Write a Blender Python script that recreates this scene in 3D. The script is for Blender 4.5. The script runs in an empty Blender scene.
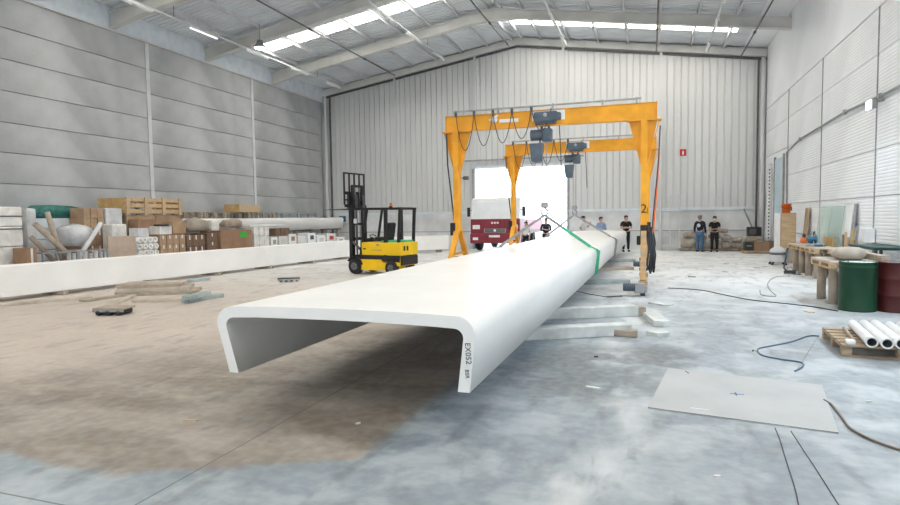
import bpy, bmesh, math, random
from mathutils import Vector, Matrix
random.seed(7)
SC = bpy.context.scene
COL = SC.collection
R = math.radians

# ------------------------------------------------------------------ camera
FPX, CAM_H = 588.0, 1.8
YAW, PITCH, ROLL = R(18.85), R(3.36), R(0.78)
fwd = Vector((-math.sin(YAW)*math.cos(PITCH), math.cos(YAW)*math.cos(PITCH), -math.sin(PITCH)))
rt0 = Vector((math.cos(YAW), math.sin(YAW), 0)); dn0 = fwd.cross(rt0)
RT = rt0*math.cos(ROLL) + dn0*math.sin(ROLL)
DN = dn0*math.cos(ROLL) - rt0*math.sin(ROLL)
CAM = Vector((0, 0, CAM_H))
cd = bpy.data.cameras.new('camera'); cam = bpy.data.objects.new('camera', cd); COL.objects.link(cam)
cd.sensor_width = 36.0; cd.lens = FPX/900*36.0; cd.clip_end = 400; cd.clip_start = .05
mw = Matrix.Identity(4)
for i in range(3):
    mw[i][0] = RT[i]; mw[i][1] = -DN[i]; mw[i][2] = -fwd[i]; mw[i][3] = CAM[i]
cam.matrix_world = mw
SC.camera = cam

def ray(x, y): return RT*((x-450)/FPX) + DN*((y-252.5)/FPX) + fwd
def on_z(x, y, z=0.0): d = ray(x, y); return CAM + d*((z-CAM_H)/d.z)
def on_x(x, y, X): d = ray(x, y); return CAM + d*(X/d.x)
def on_y(x, y, Y): d = ray(x, y); return CAM + d*(Y/d.y)

# ------------------------------------------------------------------ world and exposure
w = bpy.data.worlds.new('world'); SC.world = w; w.use_nodes = True
bg = w.node_tree.nodes['Background']
bg.inputs[0].default_value = (.80, .90, 1.0, 1); bg.inputs[1].default_value = 5.0
SC.view_settings.view_transform = 'Standard'; SC.view_settings.look = 'None'
SC.view_settings.gamma = 1.0; SC.view_settings.exposure = 0.11; SC.view_settings.use_curve_mapping = False
SKYLIGHT = 11.5           # radiance of the translucent roof panels

# hall dimensions (metres)
XL, XR, YB, YF = -19.25, 5.3, 32.5, -12.7
EAVE, RIDGE, XM = 9.85, 11.73, -7.0
def roof_z(x):
    return EAVE + (RIDGE-EAVE)*((x-XL)/(XM-XL) if x < XM else (XR-x)/(XR-XM))

def portal(name, loc, rot, sx, sy):
    l = bpy.data.lights.new(name, 'AREA'); l.shape = 'RECTANGLE'; l.size = sx; l.size_y = sy
    l.cycles.is_portal = True
    o = bpy.data.objects.new(name, l); COL.objects.link(o); o.location = loc; o.rotation_euler = rot
    return o
portal('portal_back_door', (-6.95, YB+.3, 2.3), (R(-90), 0, 0), 5.3, 4.6)
portal('portal_front_door', (-6.5, YF-.3, 2.6), (R(90), 0, 0), 11, 5.2)

# ------------------------------------------------------------------ materials
def mat(name, col, rough=.6, var=.12, scale=2.5, metal=0.0, bump=0.0, col2=None, detail=5, stretch=None, spec=.4, alpha=None, bscale=None):
    m = bpy.data.materials.new(name); m.use_nodes = True
    nt = m.node_tree; b = nt.nodes['Principled BSDF']
    b.inputs['Roughness'].default_value = rough; b.inputs['Metallic'].default_value = metal
    b.inputs['Specular IOR Level'].default_value = spec
    tc = nt.nodes.new('ShaderNodeTexCoord'); src = tc.outputs['Object']
    if stretch:
        mp = nt.nodes.new('ShaderNodeMapping'); mp.inputs['Scale'].default_value = stretch
        nt.links.new(src, mp.inputs[0]); src = mp.outputs[0]
    n = nt.nodes.new('ShaderNodeTexNoise'); n.inputs['Scale'].default_value = scale; n.inputs['Detail'].default_value = detail
    nt.links.new(src, n.inputs['Vector'])
    rp = nt.nodes.new('ShaderNodeValToRGB')
    c2 = col2 if col2 else tuple(max(0, c*(1-2*var)) for c in col)
    c1 = col if col2 else tuple(min(1, c*(1+var)) for c in col)
    rp.color_ramp.elements[0].position = .3; rp.color_ramp.elements[1].position = .68
    rp.color_ramp.elements[0].color = (*c2, 1); rp.color_ramp.elements[1].color = (*c1, 1)
    nt.links.new(n.outputs['Fac'], rp.inputs[0]); nt.links.new(rp.outputs[0], b.inputs['Base Color'])
    if bump:
        n2 = nt.nodes.new('ShaderNodeTexNoise'); n2.inputs['Scale'].default_value = bscale or scale*8; n2.inputs['Detail'].default_value = 3
        nt.links.new(src, n2.inputs['Vector'])
        bp = nt.nodes.new('ShaderNodeBump'); bp.inputs['Strength'].default_value = bump; bp.inputs['Distance'].default_value = .02
        nt.links.new(n2.outputs['Fac'], bp.inputs['Height']); nt.links.new(bp.outputs[0], b.inputs['Normal'])
    if alpha is not None: b.inputs['Alpha'].default_value = alpha
    return m
def emit(name, col, s):
    m = bpy.data.materials.new(name); m.use_nodes = True
    b = m.node_tree.nodes['Principled BSDF']; b.inputs['Base Color'].default_value = (*col, 1)
    b.inputs['Emission Color'].default_value = (*col, 1); b.inputs['Emission Strength'].default_value = s
    return m
def glassy(name, col, alpha=.35, rough=.05):
    m = mat(name, col, rough, .03, alpha=alpha, spec=.6); return m

M = {}
M['concrete'] = mat('concrete_panel', (.45, .46, .475), .55, .16, .55, bump=.15, detail=8, bscale=12)
M['strip'] = mat('white_strip', (.66, .67, .68), .5, .05)
M['band'] = mat('eave_band_paint', (.70, .76, .82), .5, .06)
M['clad'] = mat('cladding_steel', (.66, .67, .68), .45, .05, .5, stretch=(1, 1, .12))
M['plinth'] = mat('plinth_paint', (.74, .75, .77), .6, .12, .9, detail=8)
M['wallr'] = mat('right_panel_paint', (.86, .885, .92), .42, .04, .6)
M['bandr'] = mat('right_band_paint', (.86, .885, .925), .5, .03, .5)
M['roof'] = mat('roof_sheet_paint', (.72, .76, .81), .5, .06, .6)
M['rafter'] = mat('rafter_paint', (.64, .64, .62), .6, .07, 1.0)
M['purlin'] = mat('purlin_steel', (.68, .70, .73), .45, .06)
M['dark_steel'] = mat('dark_steel', (.10, .10, .11), .5, .2, 6)
M['grey_steel'] = mat('grey_steel', (.36, .37, .38), .45, .12, 5, metal=.3)
M['white_paint'] = mat('white_paint', (.82, .83, .84), .45, .04)
M['sky_panel'] = emit('translucent_roof_panel', (1.0, .95, .84), SKYLIGHT)
M['lamp'] = emit('lamp_glow', (.93, .97, 1.0), 30)
M['tube_lamp'] = emit('tube_lamp_glow', (1, 1, 1), 1.6)
M['composite'] = mat('white_composite', (.88, .875, .865), .32, .025, 1.2, bump=.03, bscale=18, spec=.45)
M['yellow'] = mat('crane_yellow', (.80, .36, .02), .42, .08, 3)
M['worn_shaded'] = mat('worn_shaded_yellow', (.55, .33, .13), .6, .2, 6, col2=(.30, .24, .18))  # worn paint, also the painted shade on the right crane struts
M['hoist'] = mat('hoist_grey', (.085, .115, .15), .45, .12, 6)
M['chain'] = mat('chain_steel', (.30, .31, .33), .4, .1, 10, metal=.7)
M['strap'] = mat('sling_grey', (.33, .33, .34), .8, .15, 8)
M['green_strap'] = mat('sling_green', (.08, .48, .28), .8, .15, 12)
M['black'] = mat('black_plastic', (.018, .018, .02), .45, .2, 8)
M['rubber'] = mat('tyre_rubber', (.025, .025, .027), .8, .25, 10)
M['lift_yellow'] = mat('forklift_yellow', (.86, .55, .01), .35, .05, 3)
M['ink'] = mat('black_ink', (.02, .02, .02), .8, .05)
M['pencil'] = mat('pencil_marking', (.10, .10, .10), .8, .05)
M['wood'] = mat('pine_wood', (.62, .46, .29), .7, .14, 3, stretch=(1, 6, 6), col2=(.46, .33, .20))
M['oldwood'] = mat('grey_wood', (.42, .36, .29), .8, .2, 4, stretch=(1, 5, 5))
M['paleplank'] = mat('pale_plank', (.56, .50, .43), .8, .15, 3, col2=(.40, .35, .29))
M['bluestone'] = mat('blue_grey_batten', (.36, .42, .42), .8, .12, 4)
M['ochre'] = mat('ochre_board', (.55, .36, .15), .7, .12, 4)
M['carton'] = mat('brown_carton', (.33, .20, .125), .8, .1, 3)
M['carton2'] = mat('tan_carton', (.45, .31, .20), .8, .12, 3)
M['carton3'] = mat('dark_carton', (.20, .125, .085), .8, .1, 3)
M['tanboard'] = mat('tan_board', (.50, .40, .32), .8, .08, 3)
M['film'] = mat('stretch_film', (.64, .65, .68), .22, .10, 4, bump=.5, bscale=14, spec=.7)
M['wfilm'] = mat('white_wrap', (.78, .77, .75), .3, .1, 5, bump=.3, bscale=10, spec=.6)
M['tape'] = mat('white_tape', (.75, .74, .72), .5, .04)
M['tube_card'] = mat('cardboard_tube', (.40, .33, .27), .75, .1, 5)
M['tarp'] = mat('green_tarp', (.03, .17, .15), .55, .25, 9, bump=.5, bscale=10)
M['label_green'] = mat('green_label', (.05, .45, .06), .6, .04)
M['blue'] = mat('blue_tool', (.03, .14, .24), .4, .15, 6)
M['orange'] = mat('orange_bucket', (.85, .17, .02), .4, .06, 4)
M['glass'] = glassy('green_glass', (.58, .78, .71), .42)
M['clear'] = glassy('clear_glass', (.75, .82, .82), .35)
M['green_drum'] = mat('green_drum_paint', (.001, .042, .017), .5, .1, 4)
M['red_drum'] = mat('maroon_drum_paint', (.075, .010, .010), .5, .15, 4)
M['lid'] = mat('drum_lid', (.52, .60, .56), .5, .1, 5)
M['pipe_white'] = mat('white_pipe', (.80, .81, .82), .4, .05, 6)
M['stone'] = mat('pale_stone', (.50, .45, .40), .85, .2, 3, bump=.5, bscale=10)
M['sack'] = mat('sack_cloth', (.42, .37, .32), .85, .12, 4, bump=.4, bscale=9)
M['red_truck'] = mat('truck_red', (.24, .03, .05), .4, .08, 3)
M['skin'] = mat('skin', (.52, .32, .24), .55, .04)
M['hair'] = mat('dark_hair', (.03, .022, .018), .7, .1)
M['grey_hair'] = mat('grey_hair', (.25, .24, .23), .7, .1)
M['navy'] = mat('navy_cloth', (.012, .018, .04), .85, .15, 8)
M['blackcloth'] = mat('black_cloth', (.012, .012, .014), .85, .15, 8)
M['jeans'] = mat('blue_denim', (.07, .16, .30), .85, .15, 8)
M['whitecloth'] = mat('white_cloth', (.75, .76, .77), .85, .06, 8)
M['bluecloth'] = mat('light_blue_cloth', (.30, .42, .62), .85, .06, 8)
M['sheet'] = mat('fibreboard_sheet', (.46, .47, .475), .7, .07, 1.6, col2=(.40, .41, .42), detail=9)
M['red_sign'] = mat('red_sign', (.55, .03, .03), .5, .03)
M['door_blue'] = mat('pale_blue_door', (.50, .62, .70), .45, .06)
M['ground'] = mat('outdoor_ground', (.62, .60, .57), .9, .08, .4)
M['cable'] = mat('dark_cable', (.045, .05, .06), .6, .1)
M['blue_cable'] = mat('blue_hose', (.10, .16, .24), .5, .1)
M['hose'] = mat('brown_hose', (.20, .16, .13), .6, .15, 6)

# ------------------------------------------------------------------ mesh builder
class MB:
    def __init__(s): s.v = []; s.f = []; s.sm = []
    def add(s, vs, fs, smooth=False):
        o = len(s.v); s.v += [Vector(p) for p in vs]
        for f in fs: s.f.append([i+o for i in f]); s.sm.append(smooth)
        return s
    def box(s, c, d, rot=None, b=0.0):
        c = Vector(c); hx, hy, hz = d[0]/2, d[1]/2, d[2]/2
        if b > 0:
            bm = bmesh.new(); bmesh.ops.create_cube(bm, size=1)
            for v in bm.verts: v.co = Vector((v.co.x*d[0], v.co.y*d[1], v.co.z*d[2]))
            bmesh.ops.bevel(bm, geom=bm.edges[:], offset=min(b, .45*min(d)), segments=2, affect='EDGES', profile=.6)
            bm.verts.index_update()
            vs = [v.co.copy() for v in bm.verts]; fs = [[v.index for v in f.verts] for f in bm.faces]; bm.free()
        else:
            vs = [Vector((x, y, z)) for x in (-hx, hx) for y in (-hy, hy) for z in (-hz, hz)]
            fs = [(0,1,3,2), (4,6,7,5), (0,4,5,1), (2,3,7,6), (0,2,6,4), (1,5,7,3)]
        if rot is not None: vs = [rot @ p for p in vs]
        return s.add([c+p for p in vs], fs)
    def bb(s, x0, x1, y0, y1, z0, z1, b=0.0):
        return s.box(((x0+x1)/2, (y0+y1)/2, (z0+z1)/2), (abs(x1-x0), abs(y1-y0), abs(z1-z0)), b=b)
    def bar(s, p, q, a, b=None, up=(0, 0, 1)):
        p, q = Vector(p), Vector(q); d = q-p; L = d.length; d.normalize()
        u = Vector(up)
        if abs(d.dot(u)) > .98: u = Vector((0, 1, 0))
        x = d.cross(u).normalized(); z = x.cross(d).normalized()
        return s.box((p+q)/2, (a, L, b or a), Matrix((x, d, z)).transposed())
    def cyl(s, p, q, r, n=14, r2=None, cap=True, smooth=True):
        p, q = Vector(p), Vector(q); d = (q-p).normalized()
        u = d.orthogonal().normalized(); w_ = d.cross(u); r2 = r if r2 is None else r2
        vs = []
        for k in range(n):
            a = 2*math.pi*k/n; e = u*math.cos(a)+w_*math.sin(a); vs += [p+e*r, q+e*r2]
        fs = [(2*k, 2*((k+1) % n), 2*((k+1) % n)+1, 2*k+1) for k in range(n)]
        s.add(vs, fs, smooth)
        if cap: s.add([vs[2*k] for k in range(n)][::-1], [list(range(n))]); s.add([vs[2*k+1] for k in range(n)], [list(range(n))])
        return s
    def pipe(s, p, q, r, ri, n=16):     # open tube with wall thickness
        p, q = Vector(p), Vector(q); d = (q-p).normalized(); u = d.orthogonal().normalized(); w_ = d.cross(u); vs = []
        for k in range(n):
            a = 2*math.pi*k/n; e = u*math.cos(a)+w_*math.sin(a); vs += [p+e*r, q+e*r, q+e*ri, p+e*ri]
        fs = []
        for k in range(n):
            j = (k+1) % n
            for i in range(4): fs.append((4*k+i, 4*j+i, 4*j+(i+1) % 4, 4*k+(i+1) % 4))
        return s.add(vs, fs, True)
    def tube(s, pts, r, n=8, closed=False):
        pts = [Vector(p) for p in pts]; vs = []; m = len(pts); prev = None
        for i, p in enumerate(pts):
            d = (pts[min(i+1, m-1)]-pts[max(i-1, 0)]).normalized()
            u = d.orthogonal().normalized() if prev is None else (prev - d*prev.dot(d)).normalized()
            prev = u; w_ = d.cross(u); rr = r[i] if isinstance(r, (list, tuple)) else r
            vs += [p+(u*math.cos(2*math.pi*k/n)+w_*math.sin(2*math.pi*k/n))*rr for k in range(n)]
        fs = [(i*n+k, i*n+(k+1) % n, (i+1)*n+(k+1) % n, (i+1)*n+k) for i in range(m-1) for k in range(n)]
        s.add(vs, fs, True); s.add(vs[:n][::-1], [list(range(n))]); s.add(vs[-n:], [list(range(n))])
        return s
    def prism(s, poly, axis, a, b):     # poly: 2D points in the plane normal to axis
        def P(u, v, t): return {'x': (t, u, v), 'y': (u, t, v), 'z': (u, v, t)}[axis]
        n = len(poly); vs = [P(u, v, a) for u, v in poly]+[P(u, v, b) for u, v in poly]
        fs = [(i, (i+1) % n, (i+1) % n+n, i+n) for i in range(n)]
        s.add(vs, fs); s.add(vs[:n], [list(range(n))[::-1]]); s.add(vs[n:], [list(range(n))])
        return s
    def lathe(s, prof, c=(0, 0, 0), n=24, axis='z'):
        vs = []; m = len(prof); c = Vector(c)
        for k in range(n):
            a = 2*math.pi*k/n
            for r, z in prof:
                q = {'z': Vector((r*math.cos(a), r*math.sin(a), z)), 'y': Vector((r*math.cos(a), z, r*math.sin(a))), 'x': Vector((z, r*math.cos(a), r*math.sin(a)))}[axis]
                vs.append(c+q)
        fs = [(k*m+i, ((k+1) % n)*m+i, ((k+1) % n)*m+i+1, k*m+i+1) for k in range(n) for i in range(m-1)]
        return s.add(vs, fs, True)
    def blob(s, c, d, seed=0, amp=.18, rot=0.0, sub=2):
        bm = bmesh.new(); bmesh.ops.create_icosphere(bm, subdivisions=sub, radius=1); rn = random.Random(seed)
        ph = [rn.uniform(0, 6.28) for _ in range(6)]; rz = Matrix.Rotation(rot, 3, 'Z')
        for v in bm.verts:
            p = v.co.copy(); k = 1+amp*(math.sin(3*p.x+ph[0])*math.sin(3*p.y+ph[1])+.6*math.sin(5*p.z+ph[2]+2*p.x))
            q = Vector([math.copysign(abs(t)**.72, t) for t in p])*k
            v.co = rz @ Vector((q.x*d[0]/2, q.y*d[1]/2, max(q.z, -.85)*d[2]/2)) + Vector(c)
        bm.verts.index_update()
        s.add([v.co.copy() for v in bm.verts], [[v.index for v in f.verts] for f in bm.faces], True); bm.free(); return s
    def build(s, name, m, parent=None, world=True):
        off = Vector((0, 0, 0))
        if parent is not None and world: off = parent.matrix_basis.translation if parent.parent is None else parent.parent.matrix_basis.translation
        me = bpy.data.meshes.new(name)
        me.from_pydata([tuple(v-off) for v in s.v], [], s.f)
        me.polygons.foreach_set('use_smooth', s.sm)
        bm = bmesh.new(); bm.from_mesh(me); bmesh.ops.recalc_face_normals(bm, faces=bm.faces[:]); bm.to_mesh(me); bm.free()
        me.materials.append(M[m] if isinstance(m, str) else m); me.update()
        o = bpy.data.objects.new(name, me); COL.objects.link(o)
        if parent is not None: o.parent = parent
        return o

def tag(o, label=None, cat=None, group=None, kind=None):
    if label: o['label'] = label
    if cat: o['category'] = cat
    if group: o['group'] = group
    if kind: o['kind'] = kind
    return o
def thing(name, label, cat, loc=(0, 0, 0), rz=0.0, group=None):
    o = bpy.data.objects.new(name, None); COL.objects.link(o); o.location = loc; o.rotation_euler = (0, 0, rz)
    o.empty_display_size = .1
    return tag(o, label, cat, group)
def struct(name, loc=(0, 0, 0)):
    o = bpy.data.objects.new(name, None); COL.objects.link(o); o.location = loc; o['kind'] = 'structure'; return o
def copy_child(o, parent, loc=(0, 0, 0)):
    c = o.copy(); COL.objects.link(c); c.parent = parent; c.location = loc; return c
def copy_tree(o, parent=None):
    c = o.copy(); COL.objects.link(c); c.parent = parent
    for ch in list(o.children): copy_tree(ch, c)
    return c
def text_mesh(name, body, size, mtx, m, parent, extrude=.002):
    cu = bpy.data.curves.new(name, 'FONT'); cu.body = body; cu.size = size; cu.extrude = extrude; cu.align_x = 'CENTER'; cu.align_y = 'CENTER'
    t = bpy.data.objects.new(name, cu); COL.objects.link(t)
    dg = bpy.context.evaluated_depsgraph_get(); me = bpy.data.meshes.new_from_object(t.evaluated_get(dg))
    bpy.data.objects.remove(t); bpy.data.curves.remove(cu)
    me.transform(mtx); me.materials.clear(); me.materials.append(M[m])
    o = bpy.data.objects.new(name, me); COL.objects.link(o); o.parent = parent; return o

# ================================================================== THE HALL
# ---- floor
def floor_material():
    m = bpy.data.materials.new('concrete_floor'); m.use_nodes = True; nt = m.node_tree; N = nt.nodes; L = nt.links
    b = N['Principled BSDF']
    tc = N.new('ShaderNodeTexCoord'); pos = tc.outputs['Object']
    def noise(sc, det=6, stretch=None, dist=0):
        v = pos
        if stretch:
            mp = N.new('ShaderNodeMapping'); mp.inputs['Scale'].default_value = stretch; L.new(pos, mp.inputs[0]); v = mp.outputs[0]
        n = N.new('ShaderNodeTexNoise'); n.inputs['Scale'].default_value = sc; n.inputs['Detail'].default_value = det
        n.inputs['Distortion'].default_value = dist; L.new(v, n.inputs['Vector']); return n.outputs['Fac']
    def mth(op, a, c=None):
        n = N.new('ShaderNodeMath'); n.operation = op
        for i, x in enumerate((a, c)):
            if x is None: continue
            if isinstance(x, (int, float)): n.inputs[i].default_value = x
            else: L.new(x, n.inputs[i])
        return n.outputs[0]
    def step(v, lo, hi, a=0.0, c=1.0):
        n = N.new('ShaderNodeMapRange'); n.interpolation_type = 'SMOOTHSTEP'
        for i, x in enumerate((v, lo, hi, a, c)):
            if isinstance(x, (int, float)): n.inputs[i].default_value = x
            else: L.new(x, n.inputs[i])
        return n.outputs[0]
    def mix(f, c1, c2):
        n = N.new('ShaderNodeMix'); n.data_type = 'RGBA'
        if isinstance(f, (int, float)): n.inputs[0].default_value = f
        else: L.new(f, n.inputs[0])
        for i, c in ((6, c1), (7, c2)):
            if isinstance(c, tuple): n.inputs[i].default_value = (*c, 1)
            else: L.new(c, n.inputs[i])
        return n.outputs[2]
    sep = N.new('ShaderNodeSeparateXYZ'); L.new(pos, sep.inputs[0]); X, Y = sep.outputs[0], sep.outputs[1]
    big = noise(.35, 6, dist=.6); mid = noise(1.6, 8, dist=.15); fine = noise(9, 8)
    drag = noise(2.2, 6, (1.0, .12, 1)); drag2 = noise(1.3, 7, (.45, 1.2, 1), .8)
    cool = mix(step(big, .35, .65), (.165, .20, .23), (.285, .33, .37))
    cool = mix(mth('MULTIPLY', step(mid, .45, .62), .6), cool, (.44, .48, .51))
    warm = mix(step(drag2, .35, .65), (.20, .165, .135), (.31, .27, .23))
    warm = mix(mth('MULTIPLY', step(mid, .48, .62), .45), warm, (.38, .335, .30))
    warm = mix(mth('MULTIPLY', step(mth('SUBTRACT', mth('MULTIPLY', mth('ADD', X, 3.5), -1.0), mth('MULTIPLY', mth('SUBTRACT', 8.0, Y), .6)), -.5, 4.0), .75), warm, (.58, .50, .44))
    # cool tone right of a line under the channel and close to the camera
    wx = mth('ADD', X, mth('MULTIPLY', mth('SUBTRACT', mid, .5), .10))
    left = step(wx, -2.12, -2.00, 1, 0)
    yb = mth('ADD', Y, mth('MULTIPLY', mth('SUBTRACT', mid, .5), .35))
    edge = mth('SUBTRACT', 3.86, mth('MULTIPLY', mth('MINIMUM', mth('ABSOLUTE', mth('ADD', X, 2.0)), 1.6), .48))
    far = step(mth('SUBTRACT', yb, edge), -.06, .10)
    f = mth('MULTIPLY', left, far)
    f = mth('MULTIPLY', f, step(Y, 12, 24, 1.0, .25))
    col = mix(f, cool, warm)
    # white stone dust towards the far end and along the right
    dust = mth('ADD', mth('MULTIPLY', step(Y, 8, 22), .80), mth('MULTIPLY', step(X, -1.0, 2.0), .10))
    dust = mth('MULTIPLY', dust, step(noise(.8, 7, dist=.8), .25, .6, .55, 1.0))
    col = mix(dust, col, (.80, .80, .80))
    # pale smeared trail beside the channel, dark damp patches
    trail = mth('MULTIPLY', step(mth('ABSOLUTE', mth('ADD', X, mth('ADD', .35, mth('MULTIPLY', mth('SUBTRACT', big, .5), 1.8)))), .0, .55, 1, 0), step(noise(1.1, 6, (1, .3, 1)), .42, .6))
    col = mix(mth('MULTIPLY', trail, .7), col, (.76, .76, .76))
    dx = mth('ADD', X, .75); dy = mth('SUBTRACT', Y, 7.0)
    r2 = mth('ADD', mth('MULTIPLY', dx, dx), mth('MULTIPLY', mth('MULTIPLY', dy, dy), .35))
    damp = mth('MULTIPLY', step(r2, .15, 1.1, 1, 0), step(mid, .40, .54))
    dx2 = mth('SUBTRACT', X, .15); dy2 = mth('SUBTRACT', Y, 7.9)
    r3 = mth('ADD', mth('MULTIPLY', mth('MULTIPLY', dx2, dx2), 1.6), mth('MULTIPLY', mth('MULTIPLY', dy2, dy2), .6))
    damp = mth('MAXIMUM', damp, mth('MULTIPLY', step(r3, .05, .5, 1, 0), step(mid, .36, .5)))
    col = mix(mth('MULTIPLY', damp, .75), col, (.09, .10, .11))
    tread = noise(3.0, 7, (1.4, .5, 1), .5)
    col = mix(mth('MULTIPLY', step(tread, .52, .70), .40), col, (.12, .125, .13))
    col = mix(mth('MULTIPLY', step(fine, .35, .7), .10), col, (.85, .85, .85))
    # saw cut joints
    jx = mth('ABSOLUTE', mth('SUBTRACT', mth('FRACT', mth('DIVIDE', mth('ADD', X, 3.1+60), 10.0)), .0))
    jx = mth('MINIMUM', jx, mth('SUBTRACT', 1.0, jx))
    jy = mth('FRACT', mth('DIVIDE', mth('ADD', Y, 60-2.66), 10.0)); jy = mth('MINIMUM', jy, mth('SUBTRACT', 1.0, jy))
    cut = step(mth('MINIMUM', jx, jy), .0004, .0010, 1, 0)
    col = mix(mth('MULTIPLY', cut, .75), col, (.10, .10, .10))
    L.new(col, b.inputs['Base Color'])
    b.inputs['Specular IOR Level'].default_value = .35
    L.new(step(big, .3, .7, .42, .62), b.inputs['Roughness'])
    bp = N.new('ShaderNodeBump'); bp.inputs['Strength'].default_value = .12; bp.inputs['Distance'].default_value = .01
    L.new(mth('SUBTRACT', fine, mth('MULTIPLY', cut, 2.0)), bp.inputs['Height']); L.new(bp.outputs[0], b.inputs['Normal'])
    return m
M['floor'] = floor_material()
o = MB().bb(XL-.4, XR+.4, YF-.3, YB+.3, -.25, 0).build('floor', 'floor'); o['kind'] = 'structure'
o = MB().bb(-70, 60, -70, YF-.3, -.3, -.02).bb(-70, 60, YB+.3, 110, -.3, -.02).build('outdoor_ground', 'ground'); o['kind'] = 'structure'

# ---- left wall: precast panels in bays between white joint strips
wl = struct('wall_left', (XL, 0, 0))
MB().bb(XL-.35, XL-.16, YF, YB, 0, EAVE).build('backing', 'concrete', wl)
cols = [32.1-6.6*k for k in range(8)]
zs = [0, 1.07, 2.07, 3.07, 4.05, 5.0, 5.99, 6.98, 7.96, 9.02]
pm = MB().box((0, 0, 0), (.15, 6.57, .965), b=.012).build('concrete_panel', 'concrete', wl, world=False)
first = True
for ci in range(len(cols)-1):
    for zi in range(len(zs)-1):
        c = pm if first else copy_child(pm, wl); first = False
        c.location = (-.078+random.uniform(-.004, .004), (cols[ci]+cols[ci+1])/2, (zs[zi]+zs[zi+1])/2)
        c.scale = (1, 1, (zs[zi+1]-zs[zi]-.02)/.965)
for y in cols[1:]:
    MB().bb(XL-.01, XL+.035, y-.09, y+.09, 0, 9.0).build('joint_strip', 'strip', wl)
MB().bb(XL-.12, XL+.02, YF, YB, 9.03, 9.87).build('eave_band', 'band', wl)
MB().bb(XL+.02, XL+.10, YF, YB, 8.98, 9.06).build('eave_flashing', 'strip', wl)

# ---- right wall: white panels with fine ribs
wr = struct('wall_right', (XR, 0, 0))
MB().bb(XR+.16, XR+.35, YF, YB, 0, EAVE+.3).build('backing', 'wallr', wr)
rz = [0, 1.03, 2.19, 3.35, 4.52, 5.70, 6.84]
prof = [(-.58, .15), (-.58, .012), (-.565, 0)]
z = -.555
while z < .55:
    prof += [(z, 0), (z+.045, 0), (z+.055, .008), (z+.075, .008)]; z += .085
prof += [(.565, 0), (.58, .012), (.58, .15)]
pm = MB().prism([(x, z) for z, x in prof], 'y', -2.485, 2.485).build('ribbed_panel', 'wallr', wr, world=False)
first = True
ry = [32.4-5*k for k in range(10)]
for ci in range(9):
    for zi in range(6):
        c = pm if first else copy_child(pm, wr); first = False
        c.location = (0, (ry[ci]+ry[ci+1])/2, (rz[zi]+rz[zi+1])/2); c.scale = (1, 1, (rz[zi+1]-rz[zi]-.018)/1.16)
pm = MB().box((.08, 0, 0), (.16, 4.995, 3.3), b=.004).build('upper_panel', 'bandr', wr, world=False)
for ci in range(9):
    c = pm if ci == 0 else copy_child(pm, wr)
    c.location = (0, (ry[ci]+ry[ci+1])/2, 8.51)
for y in ry[1:]:
    MB().bb(XR-.02, XR+.02, y-.022, y+.022, 0, 6.84).build('joint_post', 'grey_steel', wr)

# ---- back wall: painted plinth, ribbed steel cladding, door opening
wb = struct('wall_back', (0, YB, 0))
DX0, DX1, DZ = -9.58, -4.32, 4.58
PL = 2.05
m_ = MB().bb(XL-.3, DX0, YB, YB+.25, 0, PL).bb(DX1, XR+.3, YB, YB+.25, 0, PL); m_.build('plinth', 'plinth', wb)
m_ = MB().bb(XL-.2, DX0-.1, YB-.07, YB, PL-.02, PL+.12).bb(DX1+.1, XR, YB-.07, YB, PL-.02, PL+.12); m_.build('ledge', 'band', wb)
MB().bb(XL, DX0-.1, YB-.03, YB, .98, 1.02).bb(DX1+.1, XR, YB-.03, YB, .98, 1.02).build('plinth_line', 'grey_steel', wb)
def gable(x): return roof_z(x)
edges = [XL-.2, -14.4, -9.45, -4.5, .46, XR+.2]
for e0, e1 in zip(edges[:-1], edges[1:]):
    n = max(1, round((e1-e0)/.33)); wd = (e1-e0)/n; mb = MB()
    for k in range(n):
        a = e0+k*wd
        pts = [(a, 0), (a+wd*.80, 0), (a+wd*.84, .05), (a+wd*.96, .05), (a+wd, 0)]
        for (u0, d0), (u1, d1) in zip(pts[:-1], pts[1:]):
            zb = DZ if (DX0-.05 < (u0+u1)/2 < DX1+.05) else PL+.1
            mb.add([(u0, YB+.02+d0, zb), (u1, YB+.02+d1, zb), (u1, YB+.02+d1, gable(u1)), (u0, YB+.02+d0, gable(u0))], [(0, 1, 2, 3)])
    mb.build('ribbed_cladding', 'clad', wb)
MB().prism([(XL-.3, PL), (DX0, PL), (DX0, DZ), (DX1, DZ), (DX1, PL), (XR+.3, PL), (XR+.3, EAVE), (XM, RIDGE), (XL-.3, EAVE)], 'y', YB+.1, YB+.2).build('outer_skin', 'clad', wb)
for x in edges[1:-1]:
    if DX0 < x < DX1: MB().bb(x-.07, x+.07, YB-.12, YB+.02, DZ+.2, gable(x)-.2).build('column', 'clad', wb)
    elif abs(x+4.5) < .1 or abs(x+9.45) < .1: MB().bb(x-.07, x+.07, YB-.12, YB+.02, DZ+.2, gable(x)-.2).build('column', 'clad', wb)
    else: MB().bb(x-.07, x+.07, YB-.12, YB+.02, 0, gable(x)-.2).build('column', 'clad', wb)
for a, b in ((XL-.1, XM), (XM, XR)):
    MB().bar((a, YB-.10, roof_z(a)-.30), (b, YB-.10, roof_z(b)-.30), .12, .34).build('gable_beam', 'rafter', wb)
    MB().bar((a, YB-.06, roof_z(a)-.56), (b, YB-.06, roof_z(b)-.56), .07, .10).build('gable_tie', 'dark_steel', wb)
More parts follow.
